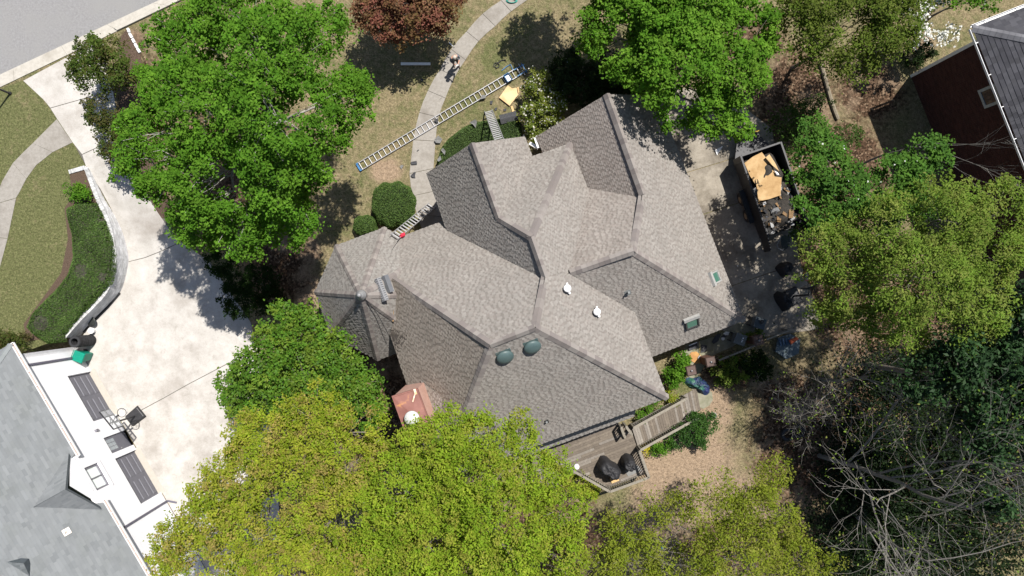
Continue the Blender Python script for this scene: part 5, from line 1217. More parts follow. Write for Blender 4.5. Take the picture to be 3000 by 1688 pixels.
# ================================================================== PERSON ON THE WALK
def person():
    loc = gp(1336, 190, .03); t = thing('person', 'person in a blue-grey shirt and dark trousers looking down at a phone on the walk', 'person', loc, rot=math.radians(22))
    J = [((0, 0, .95), .145), ((0, .01, 1.12), .14), ((0, -.03, 1.3), .15), ((0, -.07, 1.43), .10), ((0, -.12, 1.5), .058), ((0, -.16, 1.58), .085), ((0, -.18, 1.67), .095), ((0, -.17, 1.73), .06)]
    E_ = [(0, 1), (1, 2), (2, 3), (3, 4), (4, 5), (5, 6), (6, 7)]
    def chain(start, pts):
        prev = start
        for p, r in pts: J.append((p, r)); E_.append((prev, len(J) - 1)); prev = len(J) - 1
        return prev
    hands = []
    for s_ in (-1, 1):
        fy = -.12 if s_ > 0 else .03
        chain(0, [((.1 * s_, 0, .88), .105), ((.11 * s_, fy * .7 - .02, .5), .065), ((.115 * s_, fy, .12), .045), ((.12 * s_, fy, .05), .045), ((.13 * s_, fy - .16, .035), .035)])
        h = chain(3, [((.19 * s_, -.04, 1.4), .075), ((.25 * s_, -.1, 1.14), .05), ((.12 * s_, -.32, 1.12), .036), ((.05 * s_, -.39, 1.15), .03), ((.035 * s_, -.43, 1.17), .026)])
        hands.append(h)
        for i in range(4): chain(h, [((.03 * s_ + (i - 1.5) * .0, -.45 - .005 * i, 1.2 - i * .02), .0095), ((.0 * s_, -.475, 1.2 - i * .02), .009), ((-.025 * s_, -.475, 1.195 - i * .02), .008)])
        chain(h, [((.045 * s_, -.41, 1.2), .011), ((.02 * s_, -.425, 1.215), .009)])
    me = bpy.data.meshes.new('body'); me.from_pydata([j[0] for j in J], E_, [])
    o = bpy.data.objects.new('body_src', me); COL.objects.link(o)
    sk = o.modifiers.new('skin', 'SKIN'); sk.use_smooth_shade = True
    for v, (p, r) in zip(me.skin_vertices[0].data, J): v.radius = (r, r * (.8 if p[2] > 1.05 and abs(p[0]) < .05 and r > .12 else 1))
    me.skin_vertices[0].data[0].use_root = True
    o.modifiers.new('sub', 'SUBSURF').levels = 2
    dg = bpy.context.evaluated_depsgraph_get(); m2 = bpy.data.meshes.new_from_object(o.evaluated_get(dg)); m2.name = 'body'
    bpy.data.objects.remove(o)
    mats = [mat('skin', (.42, .24, .17), (.38, .21, .15), scale=9, rough=.6), mat('blue_grey_shirt', (.115, .14, .17), (.09, .11, .135), scale=12, rough=.9), mat('dark_trousers', (.05, .048, .05), (.07, .065, .065), scale=14, rough=.9), mat('brown_shoes', (.07, .05, .04), rough=.7)]
    m2.materials.clear()
    for m in mats: m2.materials.append(m)
    for p in m2.polygons:
        c = p.center; p.use_smooth = True
        if c.z < .1: p.material_index = 3
        elif c.z < .98 and abs(c.y) < .3: p.material_index = 2
        elif c.z < 1.46 and c.y > -.2 and not (c.z < 1.16 and abs(c.x) > .19): p.material_index = 1
        else: p.material_index = 0
    b = bpy.data.objects.new('body', m2); COL.objects.link(b); b.parent = t
    hd = Vector((0, -.175, 1.66))
    hair = MB().lathe(hd + Vector((0, .01, -.01)), [(.103, -.02), (.108, .02), (.095, .07), (.06, .105), (.01, .118)], n=16, M=Matrix.Rotation(-.35, 3, 'X')); hair.build('hair', mat('grey_hair', (.42, .38, .33), (.33, .3, .26), scale=40, rough=.9), t, shade=True)
    fm = MB(); fm.lathe(hd + Vector((0, -.098, -.045)), [(.018, -.03), (.02, 0), (.008, .025)], n=8); fm.build('nose', mats[0], b)
    for s_ in (-1, 1):
        MB().lathe(hd + Vector((.035 * s_, -.088, .0)), [(.004, -.012), (.013, 0), (.004, .012)], n=8).build('eye', mat('eye_white', (.6, .6, .6)), b)
        MB().lathe(hd + Vector((.098 * s_, .0, -.02)), [(.008, -.03), (.018, 0), (.008, .03)], n=8, sx=.6).build('ear', mats[0], b)
    MB().box(hd + Vector((0, -.092, -.085)), (.045, .012, .012)).build('mouth', mat('lips', (.3, .12, .1)), b)
    ph = MB().box((0, 0, 0), (.15, .075, .01)).build('phone', mat('white_phone', (.6, .6, .6), rough=.3)); ph.location = loc + Matrix.Rotation(math.radians(22), 3, 'Z') @ Vector((0, -.45, 1.215)); ph.rotation_euler = (.5, 0, math.radians(22))
    tag(ph, 'pale phone held in both hands by the person on the walk', 'phone')
person()

# ================================================================== REAR DRIVEWAY: TRAILER AND CLUTTER
M_TRL = mat('black_trailer_steel', (.016, .017, .02), (.026, .027, .03), scale=7, rough=.5)
T0 = gp(2168, 457, 1.75); T1 = gp(2288, 416, 1.75); ty = (T1 - T0); tw = ty.length; ty.normalize(); tx = Vector((ty.y, -ty.x, 0)); TL = 4.5
tl = thing('dump_trailer', 'black steel dump trailer loaded with old plywood and debris', 'trailer', Vector((T0.x, T0.y, .02)))
up = Vector((0, 0, 1)); Z0, Z1 = .65, 1.73
def tp(a, b, z): return tx * a + ty * b + up * z
MB().hexa([tp(0, 0, Z0 - .1), tp(TL, 0, Z0 - .1), tp(TL, tw, Z0 - .1), tp(0, tw, Z0 - .1)], [tp(0, 0, Z0), tp(TL, 0, Z0), tp(TL, tw, Z0), tp(0, tw, Z0)]).build('floor', M_TRL, tl)
for a0, b0, a1, b1 in ((0, .025, TL, .025), (0, tw - .025, TL, tw - .025), (.025, .06, .025, tw - .06)):
    MB().bar(tp(a0, b0, (Z0 + Z1) / 2), tp(a1, b1, (Z0 + Z1) / 2), .05, Z1 - Z0).build('side_wall', M_TRL, tl)
    MB().bar(tp(a0, b0, Z1 + .03), tp(a1, b1, Z1 + .03), .09, .06).build('rim_rail', mat('worn_trailer_steel', (.022, .023, .027), (.014, .014, .017), scale=12, rough=.5), tl)
for i in range(7): MB().bar(tp(.3 + i * .65, -.025, Z0), tp(.3 + i * .65, -.025, Z1), .06, .05, up=tx).build('stake', M_TRL, tl)
MB().bar(tp(TL - .02, .06, Z0 + .45), tp(TL + .75, .0, Z0 + .45), .04, Z1 - Z0 - .1).build('rear_gate', M_TRL, tl); MB().bar(tp(TL - .02, tw - .06, Z0 + .45), tp(TL + .5, tw + .35, Z0 + .45), .04, Z1 - Z0 - .1).build('rear_gate', M_TRL, tl)
for i, a in enumerate((2.15, 3.1)):
    for s_ in (-.16, tw + .16):
        w = MB(); w.lathe(tp(a, s_ - .11, .36), [(.2, 0), (.34, .01), (.36, .05), (.36, .17), (.34, .21), (.2, .22)], n=20, M=Matrix((tx, up, ty)).transposed() if False else Matrix((tx, -up, ty)).transposed()); wo = w.build('wheel', M_TYRE, tl)
        MB().lathe(tp(a, s_ - .13, .36), [(.05, 0), (.16, .005), (.19, .03), (.19, .25), (.05, .27)], n=16, M=Matrix((tx, -up, ty)).transposed()).build('rim', mat('tan_rim', (.22, .17, .11), (.16, .12, .08), rough=.6), wo)
for s_ in (-.18, tw + .18): MB().hexa([tp(1.7, s_ - .14, .76), tp(3.55, s_ - .14, .76), tp(3.55, s_ + .14, .76), tp(1.7, s_ + .14, .76)], [tp(1.85, s_ - .14, .8), tp(3.4, s_ - .14, .8), tp(3.4, s_ + .14, .8), tp(1.85, s_ + .14, .8)]).build('fender', M_TRL, tl)
MB().hexa([tp(-1.5, tw * .36, .5), tp(0, .1, .5), tp(0, tw - .1, .5), tp(-1.5, tw * .64, .5)], [tp(-1.5, tw * .36, .62), tp(0, .1, .62), tp(0, tw - .1, .62), tp(-1.5, tw * .64, .62)]).build('tongue_deck', mat('worn_trailer_steel', ()), tl)
MB().box(tp(-1.2, tw * .5, .85), (.5, .4, .42), rot=math.atan2(ty.y, ty.x)).build('pump_box', M_TRL, tl); MB().bar(tp(-1.0, tw * .3, 1.08), tp(-1.0, tw * .75, 1.08), .06, .02).build('strap', mat('yellow_strap', (.5, .34, .05)), tl)
MB().tube([tp(-1.5, tw / 2, .56), tp(-2.0, tw / 2, .56)], .06, n=8).build('coupler', M_TRL, tl); MB().cyl(tp(-1.6, tw / 2 - .25, 0), tp(-1.6, tw / 2 - .25, .9), .04).build('jack', M_ZINC, tl)
for label, pts, z in (('large bowed plywood sheet on top of the trailer load', [(2181, 478), (2206, 459), (2232, 446), (2243, 461), (2262, 484), (2275, 510), (2258, 540), (2213, 540), (2197, 515)], 1.52), ('square-cut plywood sheet overlapping the load near the trailer wheels', [(2214, 526), (2262, 516), (2290, 520), (2287, 572), (2252, 584), (2222, 590)], 1.62),
                      ('splintered pale plywood offcut leaning in the trailer front corner', [(2243, 462), (2254, 452), (2270, 476), (2283, 502), (2262, 484)], 1.72)): board(label, pts, z, mat('old_plywood', (.36, .235, .11), (.27, .165, .07), scale=4, rough=.85, c3=(.42, .29, .15), s3=1.2), .02)
scrap('silver foil sheet caught between the plywood sheets in the trailer', [(2268, 500), (2278, 506), (2282, 514), (2274, 514)], 1.6, M_ALU, bend=.1, seed=31, name='foil_sheet')
hp = heap('debris_pile', 'dark heap of torn shingles filling the trailer bed', 'debris', [(tl.location + tp(a, b, 0)) for a, b in ((.12, .12), (TL - .2, .12), (TL - .2, tw - .12), (.12, tw - .12))], .75, Z0 + .025, mat('debris_dark', (.012, .012, .012), (.05, .042, .034), scale=16, rough=.9, bump=.8), seed=40, folds=9, sharp=7, amp=.35, res=40)
dbr = random.Random(9); mb = MB()
for i in range(150):
    a_, b__ = dbr.uniform(2.0, TL - .15), dbr.uniform(.2, tw - .2); c = Vector(tl.location) + tp(a_, b__, 0); c.z = Z0 + .55 + dbr.uniform(0, .32)
    Mr = Matrix.Rotation(dbr.uniform(0, 6.28), 3, 'Z') @ Matrix.Rotation(dbr.uniform(-.6, .6), 3, 'X') @ Matrix.Rotation(dbr.uniform(-.6, .6), 3, 'Y')
    mb.box(c, (dbr.uniform(.12, .45), dbr.uniform(.06, .25), .012), M=Mr, col=dbr.choice([(.02, .02, .02), (.035, .032, .03), (.06, .05, .04), (.16, .10, .05), (.03, .03, .034), (.25, .25, .25)]))
o = mb.build('torn_shingles', mat_col('torn_shingle', scale=12, amt=.3), off=tuple(tl.location)); o.location = tl.location; tag(o, 'loose torn shingles and splinters strewn over the trailer load', 'debris', kind='stuff')
scrap('bent silver flashing sheet by the trailer rear gate', [(2240, 684), (2250, 680), (2256, 686), (2248, 694)], .5, M_ALU, bend=.15, seed=33, name='flashing_sheet')
heap('rubbish_bag', 'shiny black rubbish bag with white paper at the trailer tail', 'bag', [gp(*p) for p in [(2278, 635), (2300, 625), (2322, 630), (2318, 650), (2292, 658)]], .55, 0.02, M_BLK, seed=44, amp=.3)
scrap('crumpled white paper lying on the black rubbish bag', [(2300, 626), (2310, 622), (2316, 630), (2306, 634)], .6, M_WHT, bend=.1, seed=45, name='paper')
scrap('white triangular flashing piece on the rear driveway under the tree', [(2094, 440), (2118, 428), (2100, 455)], .05, M_WHT, bend=.06, seed=46, name='flashing_piece')
scrap('small white paper scrap on the shaded rear driveway', [(2158, 776), (2162, 778), (2162, 783)], .04, M_WHT, bend=.03, seed=47, name='paper_scrap')
# grey canopy panel with wire rim, two black tarped heaps
cp = thing('cart_canopy', 'dark smoked plastic canopy panel with a wire rim on the rear driveway', 'canopy', gp(2296, 712, 0))
pts = [gp(*p, 1.5) - cp.location for p in [(2288, 694), (2300, 688), (2316, 694), (2316, 712), (2306, 728), (2296, 735), (2288, 715)]]
MB().slab([Vector((p.x, p.y, 1.5)) for p in pts], .03).build('panel', mat_glass('smoked_plastic', (.025, .03, .035), .2), cp)
MB().tube([gp(2288, 694, 1.5) - cp.location, gp(2276, 718, 1.4) - cp.location, gp(2280, 728, 1.4) - cp.location, gp(2296, 735, 1.45) - cp.location], .015, n=5).build('wire_rim', M_ALU, cp)
for x, y in ((2294, 700), (2308, 702), (2302, 722), (2292, 722)): MB().cyl(gp(x, y, 0) - cp.location, gp(x, y, 1.48) - cp.location, .02, n=6).build('leg', M_TRL, cp)
M_TARP = mat('black_tarp', (.012, .012, .014), (.02, .02, .022), scale=8, rough=.6, bump=.3)
heap('tarp_heap', 'flat-topped black tarp heap between the smoked canopy and the red hoop', 'tarp', [gp(*p) for p in [(2268, 785), (2285, 770), (2308, 766), (2316, 785), (2304, 805), (2290, 815)]], .8, .02, M_TARP, seed=50, sharp=6)
heap('tarp_heap', 'tall black tarp heap beside the pole of the red hoop', 'tarp', [gp(*p) for p in [(2264, 866), (2275, 852), (2296, 858), (2305, 885), (2308, 905), (2292, 914), (2272, 886)]], 1.0, .02, M_TARP, seed=51, sharp=6)
hoop('basketball hoop with a red rim and pale net over the rear driveway', gp(2322, 868, 0) + Vector((0, 0, .02)), (-.42, .9), mat('red_rim', (.5, .05, .03), (.42, .04, .02), rough=.5), board_m=mat_glass('grey_board', (.12, .125, .13), .2))
# bins, pillars, patio clutter
M_BGREY = mat('grey_bin_plastic', (.075, .085, .085), (.095, .105, .105), scale=6, rough=.55)
wheelie('grey wheeled bin with white print on its lid beside the patio path', gp(2150, 990, .03), -.35 + math.pi * .5, M_BGREY, mark=True)
b2 = wheelie('dark blue-grey wheeled bin with a black ball on its lid near the roof corner', gp(2206, 944, .03), -.3 + math.pi * .5, mat('blue_bin_plastic', (.045, .06, .07), (.06, .075, .085), rough=.5))
o = MB().lathe((0, 0, 0), [(.02, -.12), (.09, -.09), (.125, 0), (.09, .09), (.02, .12)], n=14).build('black_ball', M_BP, shade=True); o.location = b2.location + Vector((.05, .06, 1.2)); tag(o, 'black ball sitting on the dark blue-grey bin lid', 'ball')
M_PIL = mat('brown_brick_pillar', (.15, .075, .05), (.1, .05, .035), scale=10, rough=.85, bump=.3)
M_CAPM = mat('rusty_cap_metal', (.085, .055, .046), (.06, .04, .034), scale=7, rough=.5, metal=.3)
for label, (px_, py_) in (('brown brick pillar between the grey bin and the hexagonal platform', (2222, 997)), ('brown brick pillar joining the railing to the shovel corner of the patio', (2082, 1060)), ('brown brick pillar beside the blue tarp', (2025, 1086))):
    z = 1.35; base = gp(px_, py_, z); t = thing('gate_pillar', label, 'pillar', Vector((base.x, base.y, 0)), rot=.2)
    q = .21; MB().hexa([(-q, -q, -.1), (q, -q, -.1), (q, q, -.1), (-q, q, -.1)], [(-q, -q, z), (q, -q, z), (q, q, z), (-q, q, z)]).build('shaft', M_PIL, t)
    MB().hexa([(-.27, -.27, z), (.27, -.27, z), (.27, .27, z), (-.27, .27, z)], [(-.22, -.22, z + .06), (.22, -.22, z + .06), (.22, .22, z + .06), (-.22, .22, z + .06)]).build('cap', M_CAPM, t)
    MB().lathe((0, 0, z + .06), [(.02, 0), (.05, .03), (.055, .07), (.03, .11)], n=12).build('finial_knob', M_ZINC, t, shade=True)
rl = thing('handrail', 'long grey timber handrail between the brick pillars above the shrubs', 'handrail', gp(2160, 1035, 0))
MB().bar(gp(2106, 1056, .95) - rl.location, gp(2214, 1012, .95) - rl.location, .09, .07).build('top_rail', M_RAIL, rl)
for tt in (.05, .5, .95): p = gp(2106, 1056, .95).lerp(gp(2214, 1012, .95), tt) - rl.location; MB().bar(Vector((p.x, p.y, 0)), p, .07, .07, up=(1, 0, 0)).build('post', M_RAIL, rl)
rl = thing('handrail', 'short grey timber handrail running from the pillar past the hexagonal platform', 'handrail', gp(2280, 980, 0))
MB().bar(gp(2246, 995, .95) - rl.location, gp(2320, 965, .95) - rl.location, .07, .07).build('top_rail', M_RAIL, rl)
for tt in (.1, .9): p = gp(2246, 995, .95).lerp(gp(2320, 965, .95), tt) - rl.location; MB().bar(Vector((p.x, p.y, 0)), p, .07, .07, up=(1, 0, 0)).build('post', M_RAIL, rl)
hx = thing('play_platform', 'faded blue hexagonal plastic platform with a blue step and orange seat', 'play platform', gp(2308, 1020, 0))
pts = [gp(*p, .45) - hx.location for p in [(2280, 990), (2316, 978), (2345, 995), (2340, 1036), (2304, 1052), (2272, 1030)]]
MB().slab([Vector((p.x, p.y, .45)) for p in pts], .12).build('deck_plate', mat('faded_blue_plastic', (.06, .085, .10), (.075, .1, .115), scale=4, rough=.6), hx)
for p in pts: MB().cyl((p.x * .9, p.y * .9, 0), (p.x * .9, p.y * .9, .4), .05).build('leg', M_BGREY, hx)
for i in range(4): a = gp(2286 + i * 8, 1004 - i * 2, .5) - hx.location; MB().box((a.x, a.y, .52 + .05 * i), (.1, .36, .06), rot=.2).build('step', mat('dark_blue_plastic', (.02, .05, .1), (.03, .06, .115), rough=.6), hx)
q = [gp(*p, .75) - hx.location for p in [(2312, 998), (2334, 988), (2340, 994), (2318, 1010)]]; MB().slab([Vector((v.x, v.y, .75)) for v in q], .14).build('seat', mat('orange_plastic', (.42, .08, .02), (.36, .06, .02), rough=.5), hx)
board('octagonal orange plywood cutout lying on the patio path', [(2018, 1042), (2025, 1032), (2040, 1030), (2050, 1038), (2062, 1050), (2056, 1064), (2040, 1066), (2026, 1058)], .06, mat('orange_ply', (.42, .24, .08), (.34, .18, .06), scale=6, c3=(.3, .15, .05), s3=2))
sv = thing('shovel', 'long-handled shovel with a pale blade lying over the orange plywood', 'shovel', gp(2050, 1025, .1))
MB().tube([gp(2050, 1000, .1) - sv.location, gp(2050, 1042, .1) - sv.location], .018, n=6).build('handle', mat('rake_handle', (.4, .33, .15), (.3, .25, .1)), sv)
MB().slab([gp(*p, .13) - sv.location for p in [(2048, 1042), (2052, 1042), (2055, 1050), (2049, 1053), (2044, 1050)]], .02).build('blade', M_ALU, sv)
scrap('dark folded tarp piece under the eave at the patio corner', [(2014, 1015), (2040, 1004), (2044, 1018), (2018, 1026)], .05, M_DSH2, bend=.2, seed=60, name='tarp_piece', cat='tarp')
scrap('wide dark felt sheet on the patio beside the shovel', [(2054, 1010), (2072, 1012), (2068, 1030), (2052, 1034)], .05, M_DSH2, bend=.06, seed=61)
scrap('dark angular shingle sheet on the patio near the white bags', [(2084, 1002), (2098, 980), (2112, 978), (2104, 1000), (2090, 1008)], .05, M_DSH2, bend=.06, seed=62)
scrap('dark blue-grey shingle between the two white bags', [(2112, 986), (2124, 978), (2130, 984), (2116, 992)], .05, M_DSH2, bend=.05, seed=63)
heap('plastic_bag', 'larger crumpled white plastic bag on the patio path', 'bag', [gp(*p) for p in [(2118, 978), (2126, 971), (2136, 973), (2134, 982), (2124, 984)]], .12, .03, M_WHT, seed=64, amp=.5)
heap('plastic_bag', 'smaller crumpled white plastic bag beside the dark shingle', 'bag', [gp(*p) for p in [(2114, 989), (2122, 988), (2120, 996), (2114, 995)]], .08, .03, M_WHT, seed=65, amp=.5)
k = MB(); k.bar(gp(2018, 1013, .3), gp(2042, 1003, .3), .05, .04); o = k.build('white_pipe', M_PVC, off=gp(2030, 1008, .25)); o.location = gp(2030, 1008, .25); tag(o, 'short white pipe under the eave above the dark tarp piece', 'pipe')
M_TB = mat('navy_tarp_sheen', (.014, .014, .085), (.02, .05, .06), scale=3.5, rough=.5, bump=.9, bscale=9, c3=(.025, .10, .065), s3=1.6, w3=(.5, .58))  # third colour paints a green sheen in patches over the navy
heap('tarp', 'crumpled navy tarp with a painted green sheen heaped by the ramp end', 'tarp', [gp(*p) for p in [(2004, 1120), (2012, 1104), (2030, 1108), (2048, 1102), (2068, 1118), (2080, 1135), (2078, 1152), (2066, 1160), (2048, 1148), (2035, 1136), (2015, 1132)]], .35, .03, M_TB, seed=70, folds=11, amp=.4, sharp=2.5, res=44)
tyre('worn tyre lying flat in the leaf litter under the bare tree', gp(2305, 1272, 0), R=.36, group=None)
tyre('second tyre lying partly behind the worn one under the bare tree', gp(2336, 1262, .0), R=.36)
scrap('small bright blue plastic scrap on the ground below the olive tree', [(1936, 1600), (1944, 1598), (1945, 1608), (1938, 1610)], .1, M_BLUE, bend=.04, seed=80)
k = MB(); pp = [gp(2405, 185, .1), gp(2425, 260, .1), gp(2440, 310, .1), gp(2455, 350, .1)]; k.tube(catmull([v - gp(2430, 260, 0) for v in pp], 4), [.12] * 12 + [.09], n=8); o = k.build('log', mat('pale_log', (.2, .17, .12), (.13, .11, .08), scale=9, rough=.9, bump=.5)); o.location = gp(2430, 260, 0); tag(o, 'long thin pale log lying on the leaf litter in the wooded strip', 'log')

# ================================================================== TREES AND SHRUBS
def leaf_quads(C, size, rng, up=1.0, aspect=.6, var=.35):
    n = len(C); s = size * rng.uniform(1 - var, 1 + var, n)
    nrm = rng.normal(size=(n, 3)); nrm[:, 2] = np.abs(nrm[:, 2]) * .8 + up; nrm /= np.linalg.norm(nrm, axis=1)[:, None]
    a = np.cross(nrm, rng.normal(size=(n, 3))); a /= np.linalg.norm(a, axis=1)[:, None]
    b = np.cross(nrm, a); l = (s / 2)[:, None]; w = l * aspect
    V = np.empty((n, 4, 3)); dr = nrm * l * .35
    V[:, 0] = C - a * l - dr; V[:, 1] = C + b * w; V[:, 2] = C + a * l - dr; V[:, 3] = C - b * w
    return V.reshape(-1, 3), np.arange(4 * n).reshape(n, 4)
def pick(pal, n, rng, spread=.16):
    p = np.array(pal); c = p[rng.integers(0, len(p), n)]
    return c * rng.uniform(1 - spread, 1 + spread, (n, 1))
M_LEAF = mat_leaf('leaf', rough=.7, trans=.4, spec=.08); M_LEAFD = mat_leaf('glossy_leaf', rough=.55, trans=.25, spec=.14); M_PETAL = mat_leaf('petal', rough=.7, trans=.3, spec=.1)
M_BARK = mat('grey_bark', (.20, .18, .155), (.11, .095, .08), scale=14, rough=.95, bump=.6, bscale=30)
M_BARKP = mat('pale_bark', (.36, .345, .315), (.22, .205, .185), scale=10, rough=.95, bump=.5, bscale=30)
M_BARKB = mat('bare_bark', (.19, .178, .16), (.12, .112, .10), scale=10, rough=.95, bump=.5, bscale=30)
def crook(a, b, rng, n=5, amt=.08):
    a = Vector(a); b = Vector(b); L_ = (b - a).length; P = []
    for i in range(n + 1):
        t = i / n; p = a.lerp(b, t); k = math.sin(t * math.pi) * amt * L_
        P.append(p + Vector(rng.normal(size=3)) * k * .6 + Vector((0, 0, k * .6)))
    P[0] = a; P[-1] = b; return P
def tree(label, lobes, pal, seed, name='tree', cat='tree', leaf=.16, cl_r=.42, per=42, dens=1.0, up=1.0, base=None, trunk_r=.22, squash=.75, shell=.5, bark=None, lm=None, group=None, flowers=None, twig=1.0, aspect=.62, gap=0.0, lowest=.35, zoff=0.0):
    """lobes: (px, py, radius in px, height of the lobe centre); leaves sit in clumps on limbs that grow from a tapered trunk"""
    rng = np.random.default_rng(seed); L = []
    for px, py, r, z in lobes: c = gp(px, py, z); L.append((np.array(c), pm(r, z)))
    if base is None:
        m_ = np.mean([c for c, _ in L], axis=0); base = Vector((m_[0], m_[1], 0))
    base = Vector((base[0], base[1], hz(base[0], base[1])))
    t = thing(name, label, cat, base, group=group)
    off = np.array(base)
    CC = []; tw = MB(); bark = bark or M_BARK
    top = max(c[2] for c, _ in L); zf = base.z + (top - base.z) * lowest
    fork = Vector((base.x + rng.normal() * .15, base.y + rng.normal() * .15, zf)); cx = np.mean([c for c, _ in L], axis=0)
    spine = Vector((cx[0] * .6 + base.x * .4, cx[1] * .6 + base.y * .4, base.z + (top - base.z) * .72))
    tr = MB(); tr.tube([tuple(base - Vector(off)), tuple(base.lerp(fork, .12) - Vector(off)), tuple(base.lerp(fork, .6) - Vector(off)), tuple(fork - Vector(off)), tuple(spine - Vector(off))], [trunk_r * 1.35, trunk_r, trunk_r * .85, trunk_r * .72, trunk_r * .3], n=9)
    for c, r in L:
        n = max(3, int(dens * 2.6 * r * r / (cl_r * cl_r)))
        d = rng.normal(size=(n, 3)); d[:, 2] += .35; d /= np.linalg.norm(d, axis=1)[:, None]
        rad = r * (shell + (1 - shell) * rng.random(n) ** .6) * rng.uniform(.85, 1.12, n)
        P = c + d * rad[:, None] * np.array([1, 1, squash])
        P = P[P[:, 2] > base.z + .25]
        if gap > 0:
            g = np.sin(P[:, 0] * 1.9 + seed) + np.sin(P[:, 1] * 2.3 + seed * 2) + np.sin((P[:, 0] - P[:, 1]) * 1.3)
            P = P[g > -1.8 + gap * 2.2]
        CC.append(P)
        lc = Vector(c) - Vector((0, 0, r * squash * .35)); st = fork.lerp(spine, float(rng.uniform(.0, 1)))
        path = crook(st - Vector(off), lc - Vector(off), rng, 5, .1)
        rr = trunk_r * (.28 + .12 * rng.random()); tr.tube(path, list(np.linspace(rr, rr * .35, len(path))), n=6)
        k = min(len(P), int(7 * twig + len(P) * .22 * twig))
        for i in rng.choice(len(P), k, replace=False) if k else []:
            s0 = path[int(rng.integers(2, 6))]
            tw.tube(crook(s0, Vector(P[i]) - Vector(off), rng, 3, .1), [rr * .3, rr * .22, rr * .14, .008], n=4, cap=False)
    CC = np.concatenate(CC); m = len(CC)
    cnt = rng.poisson(per, m) + 4
    idx = np.repeat(np.arange(m), cnt); N_ = len(idx)
    sz = cl_r * rng.uniform(.7, 1.25, m)
    dv = rng.normal(size=(N_, 3)) * np.array([.52, .52, .26]); C = CC[idx] + dv * sz[idx][:, None]
    C[:, 2] -= (np.linalg.norm(dv[:, :2], axis=1) ** 2) * sz[idx] * .35
    C[:, 2] = np.maximum(C[:, 2], base.z + .12)
    V_, F_ = leaf_quads(C - off, leaf, rng, up, aspect)
    tone = rng.uniform(.8, 1.2, m); hue = pick(pal, m, rng, .08)
    col = (hue[idx] * .6 + pick(pal, N_, rng, .2) * .4) * tone[idx][:, None]
    tr.build('trunk', bark, t, shade=True)
    if tw.v: tw.build('branches', bark, t)
    cr = mesh_np('crown', V_, F_, lm or M_LEAF, col, 'FACE', t)
    if flowers:
        n, pal2, fs = flowers; ii = rng.choice(N_, min(n, N_)); Cf = C[ii] + np.array([0, 0, .05]) + rng.normal(size=(len(ii), 3)) * .05
        Vf, Ff = leaf_quads(Cf - off, fs, rng, 1.5, .8); mesh_np('blossoms', Vf, Ff, M_PETAL, pick(pal2, len(ii), rng, .1), 'FACE', t)
    return t
G1 = [(.068, .168, .013), (.088, .195, .017), (.052, .137, .011), (.108, .218, .022)]       # fresh green
G2 = [(.082, .19, .015), (.10, .21, .02), (.062, .16, .012), (.125, .235, .026)]           # bright green
YG = [(.225, .275, .022), (.19, .26, .018), (.255, .275, .03), (.15, .23, .015), (.29, .22, .075)]  # yellow-green spring
YG2 = [(.19, .275, .02), (.16, .255, .017), (.225, .285, .027), (.125, .215, .014), (.23, .23, .04)]  # greener
OL = [(.125, .2, .028), (.145, .21, .034), (.1, .175, .022), (.165, .19, .045)]           # olive
DG = [(.014, .032, .006), (.02, .042, .008), (.011, .024, .006)]                              # dark evergreen
RD = [(.19, .075, .055), (.16, .085, .042), (.22, .085, .065), (.135, .10, .036), (.2, .125, .066)]

tree('broad fresh-green maple crown between the left driveway and the front lawn', [(560, 140, 130, 8.8), (690, 60, 150, 9.8), (780, 160, 170, 11.3), (930, 80, 90, 9.3), (600, 320, 170, 10.1), (800, 340, 170, 11.8), (1000, 290, 95, 8.8), (1045, 250, 45, 8.3), (440, 480, 110, 8.3), (610, 520, 150, 9.9), (830, 510, 140, 10.4), (975, 385, 62, 8.3), (700, 655, 105, 8.7), (580, 650, 85, 8.1), (845, 640, 95, 8.7), (485, 250, 90, 8.5), (420, 380, 80, 8.1), (905, 525, 58, 8.7)],
     G1, 1, leaf=.125, per=38, cl_r=.28, trunk_r=.22, bark=M_BARKP, gap=.16, twig=.6, dens=1.5, up=1.4)
tree('bright green leafy tree overhanging the upper roof wing and rear driveway', [(1830, 60, 120, 6.4), (2000, 50, 140, 7.4), (2180, 70, 100, 6.4), (1980, 190, 140, 7.4), (2150, 210, 105, 6.7), (1840, 170, 85, 5.9), (2090, 320, 85, 5.7), (2170, 370, 45, 5.2), (1970, 310, 65, 5.4), (1740, 115, 50, 5.2), (2235, 130, 50, 5.9), (1900, 0, 120, 6.9), (2080, -20, 120, 7.4), (1760, -200, 120, 7), (1900, -180, 130, 7.5), (1800, -90, 110, 7), (2060, -170, 130, 7.5), (1680, -240, 90, 7)],
     G2, 2, leaf=.145, cl_r=.28, per=34, trunk_r=.18, gap=.08, dens=1.5, twig=.4, up=1.3, base=gp(1930, 330, 0))
tree('rounded red-brown maple on the front lawn above the white board', [(1120, 10, 95, 3.6), (1250, 0, 95, 3.7), (1190, 65, 80, 3.2), (1085, 40, 50, 3), (1315, 15, 55, 3.2), (1200, -40, 120, 4), (1270, 60, 45, 2.9)], RD, 3, leaf=.13, cl_r=.3, per=40, trunk_r=.13, dens=1.2, squash=.6)
tree('bronze-tinged green crape myrtle at the driveway mouth', [(300, 190, 90, 3.0), (245, 215, 50, 2.8), (320, 150, 36, 2.8), (270, 150, 45, 2.8), (350, 240, 60, 2.6)], [(.075, .105, .02), (.06, .1, .016), (.10, .09, .03), (.045, .08, .014)], 4, name='crape_myrtle', leaf=.12, cl_r=.28, per=40, trunk_r=.08, gap=.2)
